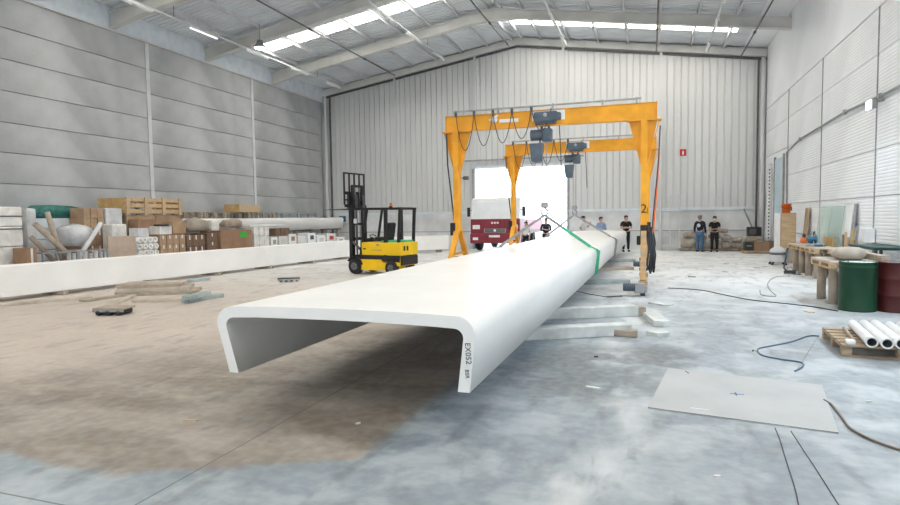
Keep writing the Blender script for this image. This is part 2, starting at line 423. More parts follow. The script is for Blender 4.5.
# corner pipes
for x, r_, mname, nm in ((XL+.18, .11, 'clad', 'downpipe'), (XL+.52, .06, 'dark_steel', 'conduit_drop'), (XR-.16, .10, 'clad', 'downpipe'), (XR-.38, .045, 'dark_steel', 'conduit_drop')):
    MB().cyl((x, YB-.16, 0), (x, YB-.16, 9.35), r_, 12).build(nm, mname, wb)
# door frame and header track
d1 = struct('door_1', (-6.95, YB, 0))
MB().bb(DX0-.12, DX0, YB-.05, YB+.28, 0, DZ+.1).build('jamb', 'grey_steel', d1)
MB().bb(DX1, DX1+.12, YB-.05, YB+.28, 0, DZ+.1).build('jamb', 'grey_steel', d1)
MB().bb(DX0-.12, DX1+.12, YB-.08, YB+.28, DZ, DZ+.14).build('header', 'band', d1)
MB().bb(DX0-.5, DX1+.9, YB-.16, YB-.06, DZ+.42, DZ+.50).build('header_track', 'grey_steel', d1)
# pale blue sliding door on the right wall
d2 = struct('door_2', (XR, 29.6, 0))
MB().bb(XR-.05, XR-.01, 28.0, 29.75, 0, 4.2).build('leaf', 'door_blue', d2)
MB().bb(XR-.08, XR-.01, 29.75, 29.85, 0, 4.3).build('frame', 'grey_steel', d2)
MB().bb(XR-.08, XR-.01, 27.9, 28.0, 0, 4.3).build('frame', 'grey_steel', d2)
# front wall behind the camera with a wide doorway
wf = struct('wall_front', (0, YF, 0))
MB().prism([(XL-.3, 0), (-12, 0), (-12, 5.2), (-1, 5.2), (-1, 0), (XR+.3, 0), (XR+.3, EAVE), (XM, RIDGE), (XL-.3, EAVE)], 'y', YF-.25, YF).build('cladding', 'clad', wf)

# ---- roof
ce = struct('ceiling', (0, 0, 0))
RY = [32.3-5*k for k in range(10)]
def slope_pt(x, y, dz=0): return (x, y, roof_z(x)+dz)
def ribbed(x0, x1, y0, y1, pitch=.25):
    mb = MB(); n = max(1, round((y1-y0)/pitch)); p = (y1-y0)/n; pts = []
    for k in range(n):
        a = y0+k*p; pts += [(a, 0), (a+p*.62, 0), (a+p*.70, .035), (a+p*.92, .035)]
    pts.append((y1, 0))
    vs = []
    for y, d in pts: vs += [slope_pt(x0, y, d), slope_pt(x1, y, d)]
    mb.add(vs, [(2*i, 2*i+1, 2*i+3, 2*i+2) for i in range(len(pts)-1)])
    vs2 = [slope_pt(x0, y0, .14), slope_pt(x1, y0, .14), slope_pt(x1, y1, .14), slope_pt(x0, y1, .14)]
    mb.add(vs2, [(0, 1, 2, 3)]); return mb
PUR = {'l': [XL+1.6+1.5*k for k in range(7)], 'r': [XM+1.35+1.5*k for k in range(7)]}
for bi in range(9):
    y1, y0 = RY[bi], RY[bi+1]
    if bi == 0: y1 = YB+.3
    if bi == 8: y0 = YF-.25
    for side in 'lr':
        xa, xb = (XL-.3, XM) if side == 'l' else (XM, XR-1.05)
        sky = (bi % 2 == 1) if side == 'l' else (bi % 2 == 0)
        if sky:
            off = 1.75 if side == 'l' else 1.75
            s0, s1 = RY[bi+1]+off, RY[bi+1]+off+1.05+(.15 if side == 'r' else 0)
            ribbed(xa, xb, y0, s0).build('roof_sheet', 'roof', ce); ribbed(xa, xb, s1, y1).build('roof_sheet', 'roof', ce)
            cuts = ([XL+.1]+PUR['l']+[XM-.1]) if side == 'l' else ([XM+.1]+PUR['r']+[XR-1.55])
            if side == 'l': MB().add([slope_pt(XL-.3, s0), slope_pt(cuts[1], s0), slope_pt(cuts[1], s1), slope_pt(XL-.3, s1)], [(0, 1, 2, 3)]).build('roof_sheet', 'roof', ce); cuts = cuts[1:]
            else: MB().add([slope_pt(cuts[-1], s0), slope_pt(xb, s0), slope_pt(xb, s1), slope_pt(cuts[-1], s1)], [(0, 1, 2, 3)]).build('roof_sheet', 'roof', ce)
            for a, b in zip(cuts[:-1], cuts[1:]):
                MB().add([slope_pt(a+.05, s0, .02), slope_pt(b-.05, s0, .02), slope_pt(b-.05, s1, .02), slope_pt(a+.05, s1, .02),
                          slope_pt(a+.05, s0, .05), slope_pt(b-.05, s0, .05), slope_pt(b-.05, s1, .05), slope_pt(a+.05, s1, .05)],
                         [(0, 1, 2, 3), (4, 5, 6, 7), (0, 1, 5, 4), (1, 2, 6, 5), (2, 3, 7, 6), (3, 0, 4, 7)]).build('skylight_panel', 'sky_panel', ce)
                MB().add([slope_pt(b-.09, s0, -.01), slope_pt(b+.09, s0, -.01), slope_pt(b+.09, s1, -.01), slope_pt(b-.09, s1, -.01)], [(0, 1, 2, 3)]).build('skylight_bar', 'purlin', ce)
        else:
            ribbed(xa, xb, y0, y1).build('roof_sheet', 'roof', ce)
    MB().add([slope_pt(XR-1.05, y0), slope_pt(XR+.3, y0), slope_pt(XR+.3, y1), slope_pt(XR-1.05, y1), slope_pt(XR-1.05, y0, .14), slope_pt(XR+.3, y0, .14), slope_pt(XR+.3, y1, .14), slope_pt(XR-1.05, y1, .14)],
             [(0, 1, 2, 3), (4, 5, 6, 7)]).build('eave_sheet', 'bandr', ce)
for x in PUR['l']+PUR['r']:
    zt = roof_z(x)
    MB().bb(x-.045, x-.03, YF, YB-.1, zt-.2, zt-.005).bb(x-.045, x+.04, YF, YB-.1, zt-.02, zt-.005).bb(x-.045, x+.04, YF, YB-.1, zt-.2, zt-.185).build('purlin', 'purlin', ce)
for x in (XM-.28, XM+.28):
    zt = roof_z(x); MB().bb(x-.04, x+.04, YF, YB-.1, zt-.2, zt-.005).build('ridge_purlin', 'purlin', ce)
for y in RY[1:]:
    a = [(XL-.05, roof_z(XL)-.20), (XM, RIDGE-.20), (XR, roof_z(XR)-.20), (XR, roof_z(XR)-.66), (XM+1.2, roof_z(XM+1.2)-.62), (XM, RIDGE-.76), (XM-1.2, roof_z(XM-1.2)-.62), (XL+1.5, roof_z(XL+1.5)-.68), (XL-.05, roof_z(XL)-.78)]
    mb = MB(); mb.prism(a, 'y', y-.10, y+.10)
    mb.build('rafter', 'rafter', ce)
    for (p, q) in ((0, 1), (1, 2)):
        A, B = a[p], a[q]; MB().bar((A[0], y, A[1]-.03), (B[0], y, B[1]-.03), .3, .05).build('rafter_flange', 'rafter', ce)
    for p, q in ((3, 4), (4, 5), (5, 6), (6, 7), (7, 8)):
        A, B = a[p], a[q]; MB().bar((A[0], y, A[1]+.02), (B[0], y, B[1]+.02), .28, .05).build('rafter_flange', 'rafter', ce)
# pipes under the purlins
for x in (-13.6, -7.12, .22, 3.95):
    zt = roof_z(x)-.91; mb = MB().cyl((x, YF+.2, zt), (x, 30.7, zt), .03, 8); t = tag(mb.build('roof_conduit', 'dark_steel'), {-13.6: 'dark conduit under the left roof slope, second line from the grey wall', -7.12: 'dark conduit running along just beside the roof ridge', .22: 'dark conduit under the right roof slope above the right crane leg', 3.95: 'dark conduit along the edge of the white eave sheet at right'}[x], 'conduit', 'roof conduits')
    for k, y in enumerate(RY[1:]):
        c = MB().cyl((x, y-.35, zt), (x, y-.15, zt), .055, 8).build('coupling', 'dark_steel', t)

# ---- light tracks and lamps
TRK = {-16.85: 'white fluorescent light track nearest the grey concrete wall', -10.55: 'white fluorescent light track under the middle of the left roof slope',
       -4.08: 'white fluorescent light track just right of the roof ridge', 2.42: 'white fluorescent light track on the right above the far red sign'}
for x, lab in TRK.items():
    zt = roof_z(x)-.85
    t = thing('light_track', lab, 'light', (x, 0, zt), group='fluorescent light tracks')
    MB().bb(x-.035, x+.035, YF+.5, 30.3, zt-.03, zt+.03).build('rail', 'purlin', t)
    y = 29.5; k = 0
    while y > 2:
        lit = (x < -16 and abs(y-19) < 2.6)
        f_ = MB().box((x, y, zt-.065), (.13, 1.6, .07), b=.015).build('lamp_housing', 'white_paint', t)
        MB().cyl((x, y-.75, zt-.115), (x, y+.75, zt-.115), .022, 8).build('tube', 'tube_lamp' if lit else 'white_paint', f_)
        y -= 3.35; k += 1
    for yy in RY[1:8]:
        MB().cyl((x, yy+.6, zt+.03), (x, yy+.6, roof_z(x)), .012, 6).build('hanger', 'dark_steel', t)
p = on_y(260, 47, 21.85)
hb = thing('high_bay_lamp', 'round bright high-bay lamp hanging under the left roof slope', 'lamp', p)
MB().lathe([(.05, .30), (.12, .28), (.16, .12), (.26, .04), (.29, -.06), (.27, -.06), (.22, .03)], p, 20).build('reflector', 'grey_steel', hb)
MB().lathe([(0, -.10), (.12, -.09), (.22, -.04), (.24, .0), (0, .0)], p, 20).build('diffuser', 'lamp', hb)
MB().cyl(p+Vector((0, 0, .28)), (p.x, p.y, roof_z(p.x)-.1), .02, 8).build('stem', 'grey_steel', hb)
p = on_x(870, 105, XR-.28)
wlmp = thing('wall_floodlight', 'brightly lit floodlight on the white right wall', 'lamp', p)
MB().box(p+Vector((.03, 0, .02)), (.10, .34, .26), b=.03).build('housing', 'grey_steel', wlmp)
MB().box(p+Vector((-.03, 0, -.0)), (.03, .28, .20), b=.01).build('lens', 'lamp', wlmp)
MB().bar(p+Vector((.06, 0, .05)), (XR, p.y, p.z+.1), .05).build('bracket', 'grey_steel', wlmp)
def flood(q, parent, power=220):
    l = bpy.data.lights.new('flood_beam', 'AREA'); l.shape = 'RECTANGLE'; l.size = .20; l.size_y = .28; l.energy = power; l.color = (.78, .90, 1.0)
    lo = bpy.data.objects.new('flood_beam', l); COL.objects.link(lo); lo.parent = parent; lo.location = (-.06, 0, -.02); lo.rotation_euler = (0, R(62), 0)
flood(p, wlmp)
for k, yy in enumerate((p.y-5, p.y-10)):          # added floodlights, unseen, to brighten the channel side from the right
    q = Vector((p.x, yy, p.z)); t = thing('wall_floodlight', ('added unseen floodlight on the right wall one post nearer than the one in view', 'added unseen floodlight on the right wall two posts nearer than the one in view')[k], 'lamp', q)
    MB().box(q+Vector((.03, 0, .02)), (.10, .34, .26), b=.03).build('housing', 'grey_steel', t); MB().box(q+Vector((-.03, 0, -.0)), (.03, .28, .20), b=.01).build('lens', 'lamp', t)  # housing and lens of the added unseen floodlight
    MB().bar(q+Vector((.06, 0, .05)), (XR, q.y, q.z+.1), .05).build('bracket', 'grey_steel', t); flood(q, t)
p = on_y(466, 178, YB-.5)
bl = thing('wall_spotlight', 'small dark spotlight on a bracket left of the big doorway', 'lamp', p)
MB().box(p, (.30, .22, .20), b=.04).build('housing', 'dark_steel', bl)
MB().bar(p+Vector((-.3, .1, .02)), p+Vector((-.05, 0, .02)), .04).bar(p+Vector((-.3, .1, .02)), (p.x-.3, YB, p.z+.02), .05).build('arm', 'dark_steel', bl)
# conduit along the right wall
pts = [on_x(787, 232, XR-.05), on_x(787, 152, XR-.05), on_x(800, 139, XR-.05), on_x(845, 112, XR-.05), on_x(880, 96, XR-.05), on_x(905, 83, XR-.05)]
z1 = pts[-1]; pts.append(Vector((XR-.05, 6, z1.z)))
pts[0].z = 0
t = tag(MB().tube(pts, .035, 8).build('wall_conduit', 'grey_steel'), 'grey steel conduit bending along the white right wall to the floodlight', 'conduit')
for q in pts[2:5]: MB().box(q, (.09, .16, .12), b=.02).build('junction_box', 'grey_steel', t)

# ================================================================== MAIN CHANNEL
CY0, CY1 = 4.65, 29.6
def channel_profile(xl_b, xl_t, xr_t, xr_b, z0, z1, th, ro, ri, crown=.02):
    out = [(xl_b, z0)]
    n = 7
    def arc(cx, cz, r, a0, a1): return [(cx+r*math.cos(R(a0+(a1-a0)*k/n)), cz+r*math.sin(R(a0+(a1-a0)*k/n))) for k in range(n+1)]
    out += arc(xl_t+ro, z1-ro, ro, 180, 90)
    out += [(xl_t+(xr_t-xl_t)*k/6, z1+crown*math.sin(math.pi*k/6)) for k in range(1, 6)]
    out += arc(xr_t-ro, z1-ro, ro, 90, 0)
    out += [(xr_b, z0), (xr_b-th, z0)]
    out += arc(xr_t-th-ri, z1-th-ri, ri, 0, 90)
    out += [(xr_t+(xl_t-xr_t)*k/6, z1-th+crown*math.sin(math.pi*k/6)) for k in range(1, 6)]
    out += arc(xl_t+th+ri, z1-th-ri, ri, 90, 180)
    out += [(xl_b+th, z0)]
    return out
def channel(name, prof, y0, y1, nseg, m, parent, dx=lambda y: 0.0, dz=lambda y: 0.0):
    mb = MB(); n = len(prof); vs = []
    for s in range(nseg+1):
        y = y0+(y1-y0)*s/nseg; vs += [(u+dx(y), y, v+dz(y)) for u, v in prof]
    fs = [(s*n+i, s*n+(i+1) % n, (s+1)*n+(i+1) % n, (s+1)*n+i) for s in range(nseg) for i in range(n)]
    mb.add(vs, fs, True)
    # end faces, split into quads between outer and inner outline
    h = n//2
    for s in (0, nseg):
        e = [vs[s*n+i] for i in range(n)]
        mb.add(e, [(i, i+1, n-2-i, n-1-i) for i in range(h-1)])
    o = mb.build(name, m, parent)
    return o
ch = thing('composite_channel', 'very long white U-shaped channel beam hung in slings through the middle of the hall', 'channel beam', (-2.6, CY0, 0))
prof = channel_profile(-3.87, -4.0, -1.375, -1.43, .33, .975, .105, .17, .085)
ZB = .33
shift = lambda y: .29*(y-CY0)/25.0
lift = lambda y: .10*(y-CY0)/25.0
body = channel('body', prof, CY0, CY1, 48, 'composite', ch, shift, lift)
# hand marking on the near end of the right leg, running down the leg
def leg_mark(body_, zc, size):
    mt = Matrix.Translation((-1.447+2.6+.012*(zc-.55)/.2, -.0025, zc)) @ Matrix.Rotation(R(90), 4, 'X') @ Matrix.Rotation(R(-87), 4, 'Z')
    text_mesh('marking', body_, size, mt, 'pencil', ch)
leg_mark('EX052', .665, .068); leg_mark('BSR', .49, .048)

# ================================================================== GANTRY CRANES
GH = 4.48
def gantry(cx, cy, number, label, logo):
    t = thing('gantry_crane', label, 'crane', (cx, cy, 0), group='yellow gantry cranes')
    hs = 2.64
    B = lambda mb, nm, m='yellow', par=t: mb.build(nm, m, par, world=False)
    bm_ = B(MB().bb(-hs, hs, -.10, .10, GH-.40, GH-.385).bb(-hs, hs, -.10, .10, GH-.015, GH).bb(-hs, hs, -.075, .075, GH-.39, GH-.01), 'beam')
    for k in range(2):
        x = -hs if k == 0 else hs
        B(MB().box((x, 0, GH-.2), (.02, .22, .42)), 'end_plate', 'yellow', bm_)
    if logo:
        lx, lz = -1.32, GH-.16
        B(MB().lathe([(0, -.112), (.09, -.112), (.09, -.10), (0, -.10)], (lx, 0, lz), 16, 'y').bar((lx-.13, -.108, lz-.02), (lx+.10, -.108, lz+.10), .02, .05), 'emblem', 'white_paint', bm_)
        B(MB().box((lx+.38, -.106, lz-.05), (.42, .012, .07)), 'name_strip', 'white_paint', bm_)
        B(MB().box((lx+.38, -.078, lz-.05), (.5, .012, .09)), 'name_strip', 'white_paint', bm_)
    # festoon rail and looped cable above the beam
    B(MB().cyl((-hs+.25, -.16, GH+.09), (hs-.35, -.16, GH+.09), .022, 8), 'festoon_rail', 'grey_steel')
    for x in (-hs+.3, -1.2, .2, 1.4, hs-.45): B(MB().bar((x, -.10, GH-.02), (x, -.16, GH+.1), .03).bar((x, -.16, GH+.06), (x, -.16, GH+.125), .04), 'rail_bracket', 'grey_steel')
    x = -hs+.30; n = 5
    for k in range(n):
        wd = .50; dp = (.95, .85, .80, .72, .55)[k]
        pts = [(x+wd*i/10, -.16, GH+.02-dp*math.sin(math.pi*i/10)**.8) for i in range(11)]
        B(MB().tube(pts, .011, 6), 'festoon_cable', 'cable')
        B(MB().box((x, -.16, GH+.02), (.06, .05, .12)), 'cable_carrier', 'dark_steel'); x += wd
    # legs
    for sx in (-1, 1):
        px_ = sx*(hs-.28); lw = .15
        post = B(MB().box((px_, -.045, (GH-.40+1.45)/2), (lw, .24, GH-.40-1.45)), 'post')
        g = MB()
        zt, zb_ = GH-.40, GH-1.50
        for yy in (-.03, .055): g.prism([(px_-.36, zt), (px_+.36 if sx < 0 else px_+.30, zt), (px_+.06, zb_), (px_-.06, zb_)], 'y', yy, yy+.015)
        g.prism([(px_-.36, zt), (px_-.34, zt), (px_-.05, zb_), (px_-.07, zb_)], 'y', -.07, .07).prism([(px_+.34, zt), (px_+.36, zt), (px_+.07, zb_), (px_+.05, zb_)], 'y', -.07, .07)
        B(g, 'gusset')
        B(MB().box((px_, 0, zt-.015), (.78, .26, .03)), 'flange_plate')
        for bx in (-.28, .28):
            for by in (-.1, .1): B(MB().cyl((px_+bx, by, zt-.05), (px_+bx, by, zt), .018, 6), 'bolt', 'grey_steel')
        # spread feet along the travel direction and the end carriage
        for sy in (-1, 1):
            B(MB().bar((px_, sy*.04, 1.58), (px_, sy*.98, .30), .13, .10), 'foot_strut', 'yellow' if sx < 0 else 'worn_shaded')  # right struts: shade on the yellow leg put into the colour
            B(MB().box((px_, sy*1.0, .26), (.20, .22, .10), b=.01), 'foot_plate', 'worn_shaded')
        B(MB().box((px_, 0, .85), (.06, .9, .06)), 'tie_bar', 'yellow')
        c = B(MB().bb(px_-.09, px_+.09, -1.35, 1.35, .10, .22, b=.01), 'end_carriage', 'grey_steel')
        for sy in (-1, 1):
            B(MB().cyl((px_-.05, sy*1.2, .115), (px_+.05, sy*1.2, .115), .115, 18).cyl((px_-.07, sy*1.2, .115), (px_+.07, sy*1.2, .115), .04, 10), 'wheel', 'dark_steel')
        mot = B(MB().cyl((px_-.42, -1.32, .20), (px_-.14, -1.32, .20), .085, 14), 'drive_motor', 'hoist')
        for i in range(6): B(MB().cyl((px_-.40+.045*i, -1.32, .20), (px_-.385+.045*i, -1.32, .20), .097, 14), 'cooling_fin', 'hoist', mot)
        B(MB().box((px_-.06, -1.32, .19), (.2, .22, .22), b=.02), 'gearbox', 'grey_steel')
        # spring buffers between the struts
        for k in range(4): B(MB().cyl((px_, 0, .34+.12*k), (px_, 0, .41+.12*k), .10, 12), 'cable_coil', 'cable' if k % 2 else 'worn_shaded')
    px_ = hs-.28
    text_mesh('number', number, .30, Matrix.Translation((px_, -.169, 1.95)) @ Matrix.Rotation(R(90), 4, 'X'), 'ink', t)
    # control box, hanging cables and the orange lead beside the right leg
    B(MB().box((px_+.02, -.14, 1.42), (.20, .14, .30), b=.02), 'control_box', 'black')
    B(MB().box((px_-.10, -.12, 1.20), (.12, .12, .22), b=.02), 'control_box', 'black')
    for k in range(4):
        pts = [(px_+.06+.04*k, -.12, 1.4), (px_+.12+.05*k, -.2, 1.0-.05*k), (px_+.08+.05*k, -.22, .62-.06*k), (px_+.16+.03*k, -.12, .40+.05*k), (px_+.20, -.05, 1.15)]
        B(MB().tube(pts, .022, 6), 'hanging_cable', 'cable')
    B(MB().tube([(px_+.36, .02, GH-.55), (px_+.33, -.05, 3.1), (px_+.24, -.08, 2.1), (px_+.18, -.1, 1.35)], .016, 6), 'control_lead', 'cable')
    B(MB().tube([(px_+.34, .02, 3.3), (px_+.29, -.05, 2.4), (px_+.22, -.08, 1.5), (px_+.16, -.1, 1.2)], .024, 6), 'orange_lead', 'orange')
    B(MB().tube([(-hs+.02, -.12, GH-.45), (-hs+.05, -.14, 3.2), (-hs+.16, -.14, 2.2), (-hs+.22, -.12, 1.6)], .022, 6), 'control_lead', 'cable')
    B(MB().box((-hs+.18, -.12, 1.5), (.14, .16, .34), b=.02), 'control_box', 'black')
    return t
G1 = (-2.515, 15.0); G2 = (-2.47, 21.6)
gantry(*G1, '2', 'nearer yellow gantry crane with a black 2 on its right leg', True)
gantry(*G2, '1', 'farther yellow gantry crane by the bright doorway, seen under the nearer one', False)

def hoist(x, y, ztop, zhook, label):
    t = thing('chain_hoist', label, 'hoist', (x, y, zhook), group='electric chain hoists')
    h = ztop-zhook
    B = lambda mb, nm, m='hoist', par=t: mb.build(nm, m, par, world=False)
    B(MB().box((.06, -.13, h+.02), (.82, .02, .24)), 'rating_plate', 'white_paint')
    tr = B(MB().box((0, -.20, h-.02), (.60, .14, .26), b=.05).box((0, .16, h-.02), (.5, .1, .24), b=.04).box((0, -.02, h-.17), (.5, .4, .05)), 'trolley')
    for sx in (-.18, .18): B(MB().cyl((sx, -.13, h+.05), (sx, -.09, h+.05), .06, 12), 'trolley_wheel', 'dark_steel', tr)
    B(MB().cyl((0, -.28, h+.02), (0, -.26, h+.02), .05, 10), 'hub_cap', 'grey_steel', tr)
    B(MB().box((.30, -.2, h-.02), (.16, .16, .18), b=.03), 'trolley_motor')
    B(MB().bar((-.12, -.05, h-.16), (-.12, -.05, h-.36), .06).bar((.06, -.05, h-.16), (.06, -.05, h-.36), .05), 'suspension_link', 'dark_steel')
    mb = MB().cyl((-.40, -.05, h-.44), (.12, -.05, h-.44), .13, 16).box((.02, -.05, h-.46), (.24, .30, .34), b=.05)
    bd = B(mb, 'motor_body')
    for k in range(5): B(MB().cyl((-.38+.07*k, -.05, h-.44), (-.36+.07*k, -.05, h-.44), .142, 16), 'cooling_fin', 'hoist', bd)
    B(MB().prism([(-.42, h-.66), (-.08, h-.66), (-.13, h-1.10), (-.18, h-1.13), (-.32, h-1.13), (-.37, h-1.10)], 'y', -.18, .08), 'chain_bag')
    for dx in (-.11, -.01): 
        mb = MB(); z = h-.60; i = 0
        while z > .30:
            mb.box((dx, -.05, z), (.028, .01, .055) if i % 2 else (.01, .028, .055)); z -= .045; i += 1
        o = B(mb, 'chain', 'chain'); 
    B(MB().tube([(.32, -.1, h-.1), (.36, -.12, h-.8), (.38, -.1, h-1.5)], .012, 6), 'pendant_cable', 'cable')
    B(MB().box((-.06, -.05, .25), (.18, .10, .14), b=.03).tube([(-.06+.09*math.sin(a), -.05, .08-.09*math.cos(a)) for a in [i*.45-2.2 for i in range(10)]]+[(-.06, -.05, .2)], .022, 8), 'hook', 'chain')
    return t
HX1, HZ1 = -2.56, 1.84; HX2, HZ2 = -2.60, 1.86
hoist(HX1+.06, G1[1]+.05, GH-.17, HZ1, 'dark blue-grey chain hoist on the nearer crane beam with grey chain bag')
hoist(HX2+.06, G2[1]+.05, GH-.17, HZ2, 'dark blue-grey chain hoist on the farther crane beam above the doorway')

def sling(y, apex, gmat, label):
    t = thing('lifting_sling', label, 'sling', (apex[0], y, apex[1]), group='lifting slings')
    s = shift(y); l = lift(y)
    L_, R_ = Vector((-4.02+s, y, .95+l)), Vector((-1.36+s, y, .95+l)); A = Vector((apex[0], y, apex[1]))
    Lt, Rt = Vector((-3.85+s, y, 1.0+l)), Vector((-1.54+s, y, 1.0+l))
    MB().bar(A, Lt, .10, .06).bar(Lt, L_+Vector((-.01, 0, -.05)), .06, .02).bar(L_+Vector((-.01, 0, -.05)), (-3.89+s, y, .31+l), .06, .02).build('left_leg', 'strap', t)
    mid = A+(Rt-A)*.40
    MB().bar(A, mid, .10, .06).build('right_leg', 'strap', t)
    MB().bar(mid, Rt, .14, .06).bar(Rt, R_+Vector((.012, 0, -.04)), .10, .03).bar(R_+Vector((.012, 0, -.04)), (-1.405+s, y, .31+l), .10, .03).build('right_sleeve', gmat, t)
    MB().bar((-3.9+s, y, .31+l), (-1.4+s, y, .31+l), .08, .02).build('belly_strap', gmat, t)
    return t
sling(G1[1], (HX1, HZ1), 'green_strap', 'lifting sling with a green sleeve around the channel under the nearer crane')
sling(G2[1], (HX2, HZ2), 'strap', 'plain grey lifting sling around the channel under the farther crane')

# ================================================================== FORKLIFT
def forklift():
    F = on_z(356, 274); hd = Vector((-.985, .17, 0)).normalized()
    rz_ = math.atan2(hd.y, hd.x)              # local +X is forward
    # F is the contact point of the front wheel on the side facing the camera (local +Y side)
    rot = Matrix.Rotation(rz_, 3, 'Z'); org = F - rot @ Vector((.62, .48, 0))
    t = thing('forklift', 'yellow and black forklift truck with a raised carriage, parked left of the cranes', 'forklift', (org.x, org.y, 0), rz_)
    B = lambda mb, nm, m='black', par=t: mb.build(nm, m, par, world=False)
    W = .52
    # chassis: yellow lower skirt, black step, yellow battery body, rear counterweight
    B(MB().prism([(-.78, .16), (.42, .14), (.42, .50), (-.42, .50), (-.50, .40), (-.78, .40)], 'y', -W, W), 'lower_skirt', 'lift_yellow')
    B(MB().prism([(-1.12, .42), (.46, .50), (.62, .56), (.62, .64), (-1.14, .64)], 'y', -W+.02, W-.02), 'chassis')
    body_ = B(MB().box((-.39, 0, .84), (1.50, 1.02, .42), b=.04), 'battery_body', 'lift_yellow')
    cw = B(MB().prism([(-1.14, .30), (-.78, .30), (-.78, .62), (-1.14, .62)], 'y', -W+.03, W-.03).box((-1.13, 0, .84), (.14, 1.0, .42), b=.05), 'counterweight', 'lift_yellow')
    B(MB().bb(-1.20, -1.06, -W+.04, W-.04, .32, .62, b=.03), 'rear_bumper')
    for y in (.16, .34): B(MB().box((-1.205, y, .86), (.012, .09, .15), b=.004), 'vent', 'black', cw)
    B(MB().box((.22, W+.001, .84), (.10, .008, .04)), 'badge', 'black', body_)
    B(MB().box((-.28, W+.001, .80), (.36, .008, .025)), 'lettering_strip', 'ochre', body_)
    B(MB().box((-.30, W+.001, .97), (.1, .008, .07)), 'badge', 'ochre', body_)
    B(MB().box((-.72, 0, 1.08), (.72, .82, .06), b=.02), 'battery_cover', 'green_strap')
    # wheels
    for x, r_, sw in ((.62, .265, .22), (-.80, .235, .18)):
        for sy in (-1, 1):
            y = sy*(W-.06)
            wd = B(MB().lathe([(.10, -sw/2), (r_*.86, -sw/2), (r_, -sw/2+.04), (r_, sw/2-.04), (r_*.86, sw/2), (.10, sw/2)], (x, y, r_), 28, 'y'), 'wheel', 'rubber')
            B(MB().cyl((x, y-sw/2-.004, r_), (x, y+sw/2+.004, r_), r_*.50, 18).cyl((x, y-sw/2-.02, r_), (x, y+sw/2+.02, r_), r_*.16, 10), 'wheel_hub', 'dark_steel', wd)
            for k in range(5):
                a = k*1.2566; B(MB().cyl((x+r_*.32*math.cos(a), y-sw/2-.015, r_+r_*.32*math.sin(a)), (x+r_*.32*math.cos(a), y+sw/2+.015, r_+r_*.32*math.sin(a)), .014, 6), 'wheel_nut', 'grey_steel', wd)
    for sy in (-1, 1):
        pts = [(.62+.33*math.cos(R(a)), .265+.33*math.sin(R(a))) for a in range(30, 171, 20)]; pin = [(.62+.29*math.cos(R(a)), .265+.29*math.sin(R(a))) for a in range(170, 29, -20)]
        B(MB().prism(pts+pin, 'y', sy*(W-.18), sy*(W+.04)), 'mudguard')
    # operator station
    B(MB().box((-.22, 0, 1.14), (.46, .48, .14), b=.05), 'seat_cushion')
    B(MB().box((-.44, 0, 1.42), (.14, .46, .52), Matrix.Rotation(R(-10), 3, 'Y'), b=.06), 'seat_back')
    B(MB().cyl((.40, 0, .80), (.28, 0, 1.20), .035, 10).box((.42, 0, .92), (.16, .6, .5), b=.03), 'steering_column')
    B(MB().tube([(.27+.035*math.cos(i*.524)*1.0-.02, .17*math.sin(i*.524), 1.22+.16*math.cos(i*.524)*.35) for i in range(13)], .016, 6), 'steering_wheel')
    for y in (.14, .2, .26): B(MB().cyl((.46, y, 1.1), (.40, y, 1.32), .010, 6).blob((.40, y, 1.33), (.04, .04, .04), sub=1), 'lever')
    # overhead guard
    ZG = 2.12
    for sy in (-1, 1):
        B(MB().bar((.46, sy*.44, .55), (.16, sy*.42, ZG), .06, .07), 'guard_front_post')
        B(MB().bar((-.58, sy*.46, .60), (-.58, sy*.44, ZG), .10, .09), 'guard_mid_post')
        B(MB().bar((-1.05, sy*.44, .98), (-1.12, sy*.42, ZG), .08, .08), 'guard_rear_post')
        B(MB().bar((.72, sy*.44, ZG+.02), (-1.16, sy*.44, ZG), .08, .07), 'guard_rail')
    for k in range(7): B(MB().bar((.64-.28*k, -.44, ZG+.02), (.64-.28*k, .44, ZG+.02), .05, .04), 'guard_bar')
    bc = B(MB().cyl((-.62, .2, ZG+.04), (-.62, .2, ZG+.08), .06, 12), 'beacon_base')
    B(MB().cyl((-.62, .2, ZG+.08), (-.62, .2, ZG+.19), .05, 12, .04), 'beacon', 'orange', bc)
    B(MB().box((-1.08, .36, 1.30), (.10, .14, .20), b=.03), 'rear_lamp')
    # mast: outer and inner uprights, cross members, chains, cylinders
    for sy in (-1, 1):
        B(MB().bb(.80, .92, sy*.36-.05, sy*.36+.05, .12, 2.22), 'outer_upright')
        B(MB().bb(.82, .90, sy*.26-.04, sy*.26+.04, .5, 2.92), 'inner_upright')
        B(MB().cyl((.76, sy*.20, .3), (.76, sy*.20, 2.6), .035, 10), 'lift_cylinder', 'dark_steel')
        B(MB().bar((.86, sy*.12, .9), (.86, sy*.12, 2.85), .03, .02), 'lift_chain', 'chain')
        B(MB().bar((.42, sy*.34, .72), (.80, sy*.36, 1.05), .06, .06), 'tilt_cylinder', 'dark_steel')
    for z, hh in ((.3, .14), (1.1, .10), (2.16, .12)): B(MB().bb(.79, .85, -.40, .40, z, z+hh), 'outer_crossbar')
    for z in (1.6, 2.4, 2.86): B(MB().bb(.83, .88, -.30, .30, z, z+.08), 'inner_crossbar')
    B(MB().box((.74, .30, 1.74), (.08, .1, .16), b=.02), 'work_lamp', 'white_paint')
    # carriage, load backrest and forks up high
    for z in (2.20, 2.62): B(MB().bb(.93, 1.00, -.52, .52, z, z+.10), 'carriage_plate')
    for sy in (-1, 1): B(MB().bb(.92, .98, sy*.22-.04, sy*.22+.04, 2.2, 2.72), 'carriage_upright')
    for y in (-.54, -.27, 0, .27, .54): B(MB().bb(.96, 1.0, y-.025, y+.025, 2.28, 3.32), 'backrest_bar')
